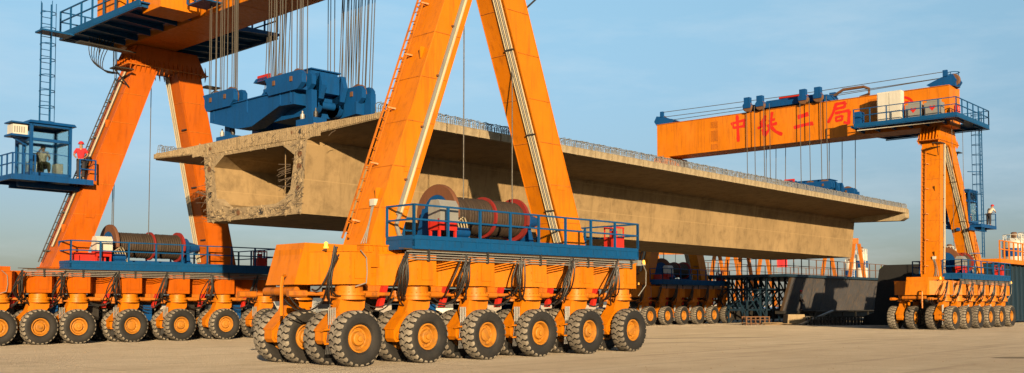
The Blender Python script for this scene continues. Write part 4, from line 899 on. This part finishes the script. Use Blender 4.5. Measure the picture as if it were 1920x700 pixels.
person('man in red shirt and red helmet at the railing beside the blue cab', w1(-3.42, YF-1.25, 7.40), -.5, dict(elL=(.3, -.12, 1.16), wrL=(.2, -.28, 1.02), haL=(.17, -.33, 1.0), elR=(-.3, -.1, 1.15), wrR=(-.22, -.27, 1.02), haR=(-.2, -.33, 1.0), head=(0, -.06, 1.55), crown=(0, -.05, 1.69)), 'cloth_red', 'cloth_dark', 'helmet_red')
person('man in pale shirt sitting inside the glazed blue cab, hand at his ear', w1(-4.62, YF-.05, 7.60), -.2, dict(pelvis=(0, .05, .58), chest=(0, .08, .95), neck=(0, .06, 1.13), head=(0, .04, 1.22), crown=(0, .05, 1.36), shL=(.19, .06, 1.07), elL=(.25, -.08, .82), wrL=(.18, -.28, .72), haL=(.15, -.34, .7), shR=(-.19, .06, 1.07), elR=(-.33, -.12, .92), wrR=(-.2, -.1, 1.14), haR=(-.14, -.04, 1.2), hiL=(.1, .03, .56), knL=(.15, -.38, .52), anL=(.15, -.42, .10), toL=(.16, -.55, .05), hiR=(-.1, .03, .56), knR=(-.15, -.38, .52), anR=(-.15, -.42, .10), toR=(-.16, -.55, .05)), 'cloth_white', 'cloth_olive', None)
person('man in white shirt and red helmet leaning on the railing of the right-hand crane', w2(5.9, -10.3, 7.4), 1.2, dict(chest=(0, -.2, 1.22), neck=(0, -.33, 1.36), head=(0, -.4, 1.43), crown=(0, -.44, 1.56), shL=(.19, -.26, 1.31), elL=(.24, -.42, 1.1), wrL=(.14, -.58, 1.05), haL=(.1, -.63, 1.04), shR=(-.19, -.26, 1.31), elR=(-.24, -.42, 1.1), wrR=(-.14, -.58, 1.05), haR=(-.1, -.63, 1.04)), 'cloth_white', 'cloth_dark', 'helmet_red')

# ------------------------------------------------------------------ background: casting moulds
def at(u, depth, z=0):
    d = fw*depth + r2*((u-960)/F_PX*depth); p = Vector((-21.905, -36.868, 0))+Vector((d.x, d.y, 0)); p.z = z; return p
A0 = at(1484, 88)    # near lower end of the steel mould
mo = thing('casting_mould', 'long dark steel girder casting mould with sloping side and railing, behind the lifted girder', 'mould', (A0.x, A0.y, 0))
L_ = 34.0
for i in range(14):
    x = i*L_/14; MB().hexa([(x+.02, .95), (x+L_/14-.02, .95), (x+L_/14-.02, 1.05), (x+.02, 1.05)], 1.1, [(x+.02, 0), (x+L_/14-.02, 0), (x+L_/14-.02, .1), (x+.02, .1)], 4.0).build('side_panel', 'mould_steel', mo)
q = MB(); q.hexa([(-.12, .9), (0, .9), (0, 1.1), (-.12, 1.1)], 1.1, [(-.12, -.05), (0, -.05), (0, .15), (-.12, .15)], 4.05); q.build('end_plate', 'cable_brown', mo)
q = MB(); q.box(-1.5, L_, -.25, 9.5, 4.0, 4.22); q.build('top_deck', 'teal_steel', mo)
q = MB(); q.box(0, L_, .8, 1.6, .85, 1.1); q.box(0, L_, 5.5, 6.3, .3, 1.1); q.build('bottom_sill', 'dark_steel', mo)
for i in range(6):
    x = -1.2+i*2.4; t = MB()
    for y in (1.8, 3.6, 5.4, 7.2, 9.0): t.bar((x, y, .1), (x, y, 4.0), .14, .14)
    for y in (1.8, 3.6, 5.4, 7.2): t.bar((x, y, .5), (x, y+1.8, 3.9), .1, .1); t.bar((x, y+1.8, 1.3), (x, y, 3.0), .08, .08)
    t.bar((x, 1.8, 1.2), (x, 9.0, 1.2), .14, .14); t.bar((x, 1.8, 3.0), (x, 9.0, 3.0), .1, .1); t.build('support_truss', 'teal_steel', mo)
railing(mo, [(-1.5, 9.4), (-1.5, -.2), (L_, -.2)], 4.22, h=1.35, step=1.45, mat='rusty_steel', pw=.07)
railing(mo, [(-1.5, 9.4), (L_, 9.4)], 4.22, h=1.35, step=1.9, mat='rusty_steel', pw=.06)
B0 = at(1650, 82)
bm_ = thing('casting_mould', 'black end of a second casting mould beside the wheels of the right-hand crane', 'mould', (B0.x, B0.y, 0))
MB().prism_x([(1.6, .0), (1.4, .7), (.6, 1.0), (.1, 4.4), (-.3, 4.75), (-3.6, 4.75), (-4.2, .0)], 0, 2.5).build('inner_core', 'core_black', bm_)
for i in range(26):
    x = 9+i*1.3; MB().box(x, x+.2, -6.2, -4.2, .3, 4.9).build('side_rib', 'teal_steel', bm_)
q = MB(); q.box(8.5, 44, -6.0, -4.3, .2, 4.85); q.build('mould_side', 'teal_steel', bm_)
q = MB(); q.box(8.5, 44, -6.6, -4.2, 5.0, 5.35); q.build('walkway_edge', 'orange_paint', bm_)
railing(bm_, [(8.6, -6.5), (44, -6.5)], 5.35, h=1.5, step=1.3, mat='orange_paint', pw=.1)
pm = at(1600, 86, 0)
person('man in white shirt and red helmet standing on the ledge before the dark mould', (pm.x, A0.y-.1, 1.1), .2, {}, 'cloth_white', 'cloth_dark', 'helmet_red')
wk = at(1602, 84)
sg = MB(); sg.box(A0.x+3, A0.x+30, A0.y-.75, A0.y+.75, 1.0, 1.095)
for i in range(10):
    x = A0.x+3.2+i*2.9; sg.box(x, x+.12, A0.y-.6, A0.y-.48, 0, 1.0)
tag(sg.build('ledge_walkway', 'dark_steel'), 'narrow dark walkway ledge along the foot of the casting mould', 'walkway')
# stacks and scrap on the ground in front of the moulds
def crate(u, depth, n, mat, label, nx=6, h=.62, l=1.9):
    p = at(u, depth); t = thing('steel_crate', label, 'crate', (p.x, p.y, 0), -.75, None)
    for k in range(2):
        MB().box(-l/2, l/2, -.5, .5, .08+k*.32, .14+k*.32).build('shelf', mat, t)
    for i in range(nx):
        for y in (-.5, .5): MB().box(-l/2+i*l/(nx-1)-.05, -l/2+i*l/(nx-1)+.05, y-.04, y+.04, 0, h).build('upright', mat, t)
    MB().box(-l/2-.05, l/2+.05, -.55, -.45, h, h+.08).build('top_bar', mat, t); MB().box(-l/2-.05, l/2+.05, .45, .55, h, h+.08).build('top_bar', mat, t)
crate(1415, 84, 1, 'rusty_steel', 'rusty orange steel frame lying left of the casting mould')
crate(1540, 83, 1, 'dark_steel', 'left dark steel formwork frame on the ground before the mould', 9, .62, 2.3)
crate(1588, 83, 1, 'dark_steel', 'right dark steel formwork frame on the ground before the mould', 9, .62, 2.3)
for i, (u, ln, rot, dz) in enumerate(((1452, 2.4, .3, 0), (1467, 2.0, -.5, .07), (1445, 1.8, .1, .14))):
    p = at(u, 83.5); tag(MB().box(-ln/2, ln/2, -.12, .12, .0, .07).build('timber_plank', 'timber', None, (p.x, p.y, dz), rot-.7), ('long timber plank lying by the casting mould', 'short timber plank lying right of the others by the mould', 'topmost timber plank on the pile by the mould')[i], 'plank')
p = at(1530, 83.2); lb_ = MB(); lb_.bar((-1.6, 0, .05), (1.5, 0, 1.15), .35, .1); tag(lb_.build('loading_ramp', 'silver_paint', None, (p.x, p.y, 0), -.55), 'pale plank ramp leaning up to the mould ledge', 'ramp')
p = at(1487, 84.2); tag(MB().hexa([(-.8, -.5), (.8, -.5), (.8, .5), (-.8, .5)], 0, [(-.7, -.45), (.7, -.45), (.7, .45), (-.7, .45)], .85).build('concrete_block', 'rough_concrete', None, (p.x, p.y, 0), -.7), 'grey concrete block under the near end of the casting mould', 'block')

# ------------------------------------------------------------------ background: small gantries, silos, vehicles
def small_gantry(u, depth, hgt, label, spread=1.7, rz=.75):
    p = at(u, depth); t = thing('small_gantry', label, 'crane', (p.x, p.y, 0), 0, 'small orange gantries in the distance')
    dv = Vector((-.35, .94, 0)); sv = Vector((.656, -.754, 0))
    for off in (0, 16):
        for s in (-1, 1):
            MB().bar(dv*off+sv*s*spread+Vector((0, 0, 1.2)), dv*off+sv*s*.35+Vector((0, 0, hgt)), .42, .42).build('leg', 'orange_dirty', t)
        MB().bar(dv*off-sv*(spread+.6)+Vector((0, 0, 1.0)), dv*off+sv*(spread+.6)+Vector((0, 0, 1.0)), .6, .6).build('sill_beam', 'deep_blue', t)
        for s in (-1, 1): MB().lathe([(-.2, .001), (-.2, .5), (.2, .5), (.2, .001)], 12, 'y', tuple(dv*off+sv*s*spread+Vector((0, 0, .5)))).build('wheel', 'tyre_rubber', t)
    MB().bar(dv*-.3+Vector((0, 0, hgt+.4)), dv*18+Vector((0, 0, hgt+.6)), .5, .8).build('top_beam', 'orange_dirty', t)
small_gantry(1372, 135, 8.6, 'leftmost small orange gantry showing under the girder')
small_gantry(1432, 150, 9.0, 'second small orange gantry from the left under the girder')
small_gantry(1553, 150, 9.2, 'small orange gantry rising behind the mould railing, third from the left')
small_gantry(1606, 150, 10.4, 'small orange gantry beside the white silo at the far end of the girder')
def silo(u, depth, r_, h, label, z0=1.5):
    p = at(u, depth); t = thing('cement_silo', label, 'silo', (p.x, p.y, 0), .8, 'white cement silos')
    MB().lathe([(z0+1, .001), (z0+1.0, r_*.3), (z0+2.5, r_), (h, r_), (h+.5, r_*.7), (h+.6, .001)], 24, 'z').build('shell', 'white_paint', t)
    MB().lathe([(h-2.6, r_*1.005), (h-2.59, r_*1.02), (h-1.2, r_*1.02), (h-1.19, r_*1.005)], 24, 'z').build('blue_band', 'deep_blue', t)
    for i in range(4): a = PI/4+i*PI/2; MB().bar((r_*.8*math.cos(a), r_*.8*math.sin(a), 0), (r_*.8*math.cos(a), r_*.8*math.sin(a), z0+2.4), .25, .25).build('leg', 'grey_pipe', t)
    q = MB(); q.lathe([(h+.5, .5), (h+1.5, .5), (h+1.6, .3), (h+1.6, .001)], 10, 'z', (.3, 0, 0)); q.build('filter_cap', 'rusty_steel', t)
    rl = MB()
    for i in range(14): a = 2*PI*i/14; rl.bar((r_*.95*math.cos(a), r_*.95*math.sin(a), h), (r_*.95*math.cos(a), r_*.95*math.sin(a), h+1.1), .06, .06)
    rl.tube([(r_*.95*math.cos(a), r_*.95*math.sin(a), h+1.1) for a in [2*PI*i/14 for i in range(15)]], .05, 5); rl.build('roof_railing', 'white_paint', t)
    l2 = MB()
    for dx in (-.25, .25): l2.bar((-r_-.15, dx, 1), (-r_-.15, dx, h+1), .07, .07)
    z = 1.2
    while z < h+1: l2.bar((-r_-.15, -.25, z), (-r_-.15, .25, z), .05, .05); z += .4
    l2.build('silo_ladder', 'white_paint', t)
silo(1594, 200, 1.0, 9.4, 'shorter white silo with blue band peeping past the far end of the girder')
silo(1615, 205, 1.15, 11.4, 'tall white silo with blue band right of the far end of the girder')
silo(1782, 200, 1.5, 11.6, 'white silo seen between the legs of the right-hand crane, left of the pair')
silo(1798, 200, 1.3, 11.8, 'white silo seen between the legs of the right-hand crane, right of the pair')
silo(1904, 175, 2.0, 12.2, 'white silo with blue band at the right edge, left of the pair')
silo(1936, 175, 2.2, 12.6, 'white silo cut off by the right edge of the picture')
def van(u, depth, rz, label, mat='white_paint'):
    p = at(u, depth); t = thing('parked_van', label, 'van', (p.x, p.y, 0), rz, 'vans parked far behind')
    MB().prism_y([(-2.4, .45), (2.4, .45), (2.45, 1.0), (1.9, 1.3), (1.35, 2.05), (-2.35, 2.1), (-2.45, 1.6)], -.9, .9).build('body', mat, t)
    for s in (-1, 1): MB().prism_y([(1.75, 1.32), (1.3, 1.92), (.5, 1.94), (.5, 1.32)], s*.905-.005, s*.905+.005).build('side_window', 'hose_black', t); MB().box(-2.0, .3, s*.905-.005, s*.905+.005, 1.35, 1.9).build('side_window', 'hose_black', t)
    for x in (-1.5, 1.6):
        for y in (-.82, .82): MB().lathe([(-.12, .001), (-.12, .2), (-.12, .36), (.12, .36), (.12, .001)], 16, 'y', (x, y, .36)).build('wheel', 'tyre_rubber', t)
for i, (u, d, r_) in enumerate(((240, 92, -.7), (400, 96, -.6), (480, 90, .2), (1392, 120, -.75), (600, 100, .4), (850, 105, -.7))):
    van(u, d, r_, ('white van far behind the left carriage, under its second wheel frame', 'white van behind the left carriage near its middle', 'white van seen under the right end of the left carriage', 'white van left of the casting mould', 'white van glimpsed under the corner of the near carriage', 'white van glimpsed between the near wheels')[i])
def flag(u, depth, z, mat, label):
    p = at(u, depth); t = thing('flag', label, 'flag', (p.x, p.y, 0), -.85)
    MB().tube([(0, 0, 0), (0, 0, z+1.1)], .05, 6).build('pole', 'grey_pipe', t)
    f = MB(); n = 8; vs = []
    for i in range(n+1):
        x = i*.17; y = .12*math.sin(i*.9); vs += [(x, y, z), (x, y, z+1.0), (x, y+.02, z), (x, y+.02, z+1.0)]
    fs = []
    for i in range(n): b = 4*i; fs += [[b, b+4, b+5, b+1], [b+2, b+3, b+7, b+6]]
    f.add(vs, fs); f.build('cloth', mat, t)
flag(1456, 130, 6.3, 'cloth_red', 'small red flag on a pole showing under the girder')
flag(1650, 120, 5.0, 'flag_green', 'small green flag on a pole right of the white silo')

pb = MB(); rr = random.Random(5)
for i in range(420):
    p = ray_ground(rr.uniform(-60, 1980), rr.uniform(600, 720)); r_ = rr.uniform(.008, .03)
    pb.add([(p.x-r_, p.y-r_*.7, -.002), (p.x+r_, p.y-r_, -.002), (p.x+r_*.8, p.y+r_, -.002), (p.x-r_*.6, p.y+r_*.9, -.002), (p.x, p.y, r_*rr.uniform(.6, 1.1))], [[0, 1, 4], [1, 2, 4], [2, 3, 4], [3, 0, 4], [3, 2, 1, 0]])
po = pb.build('loose_gravel', 'rough_concrete'); po['kind'] = 'stuff'; po['label'] = 'scattered small stones on the pale concrete yard'; po['category'] = 'gravel'
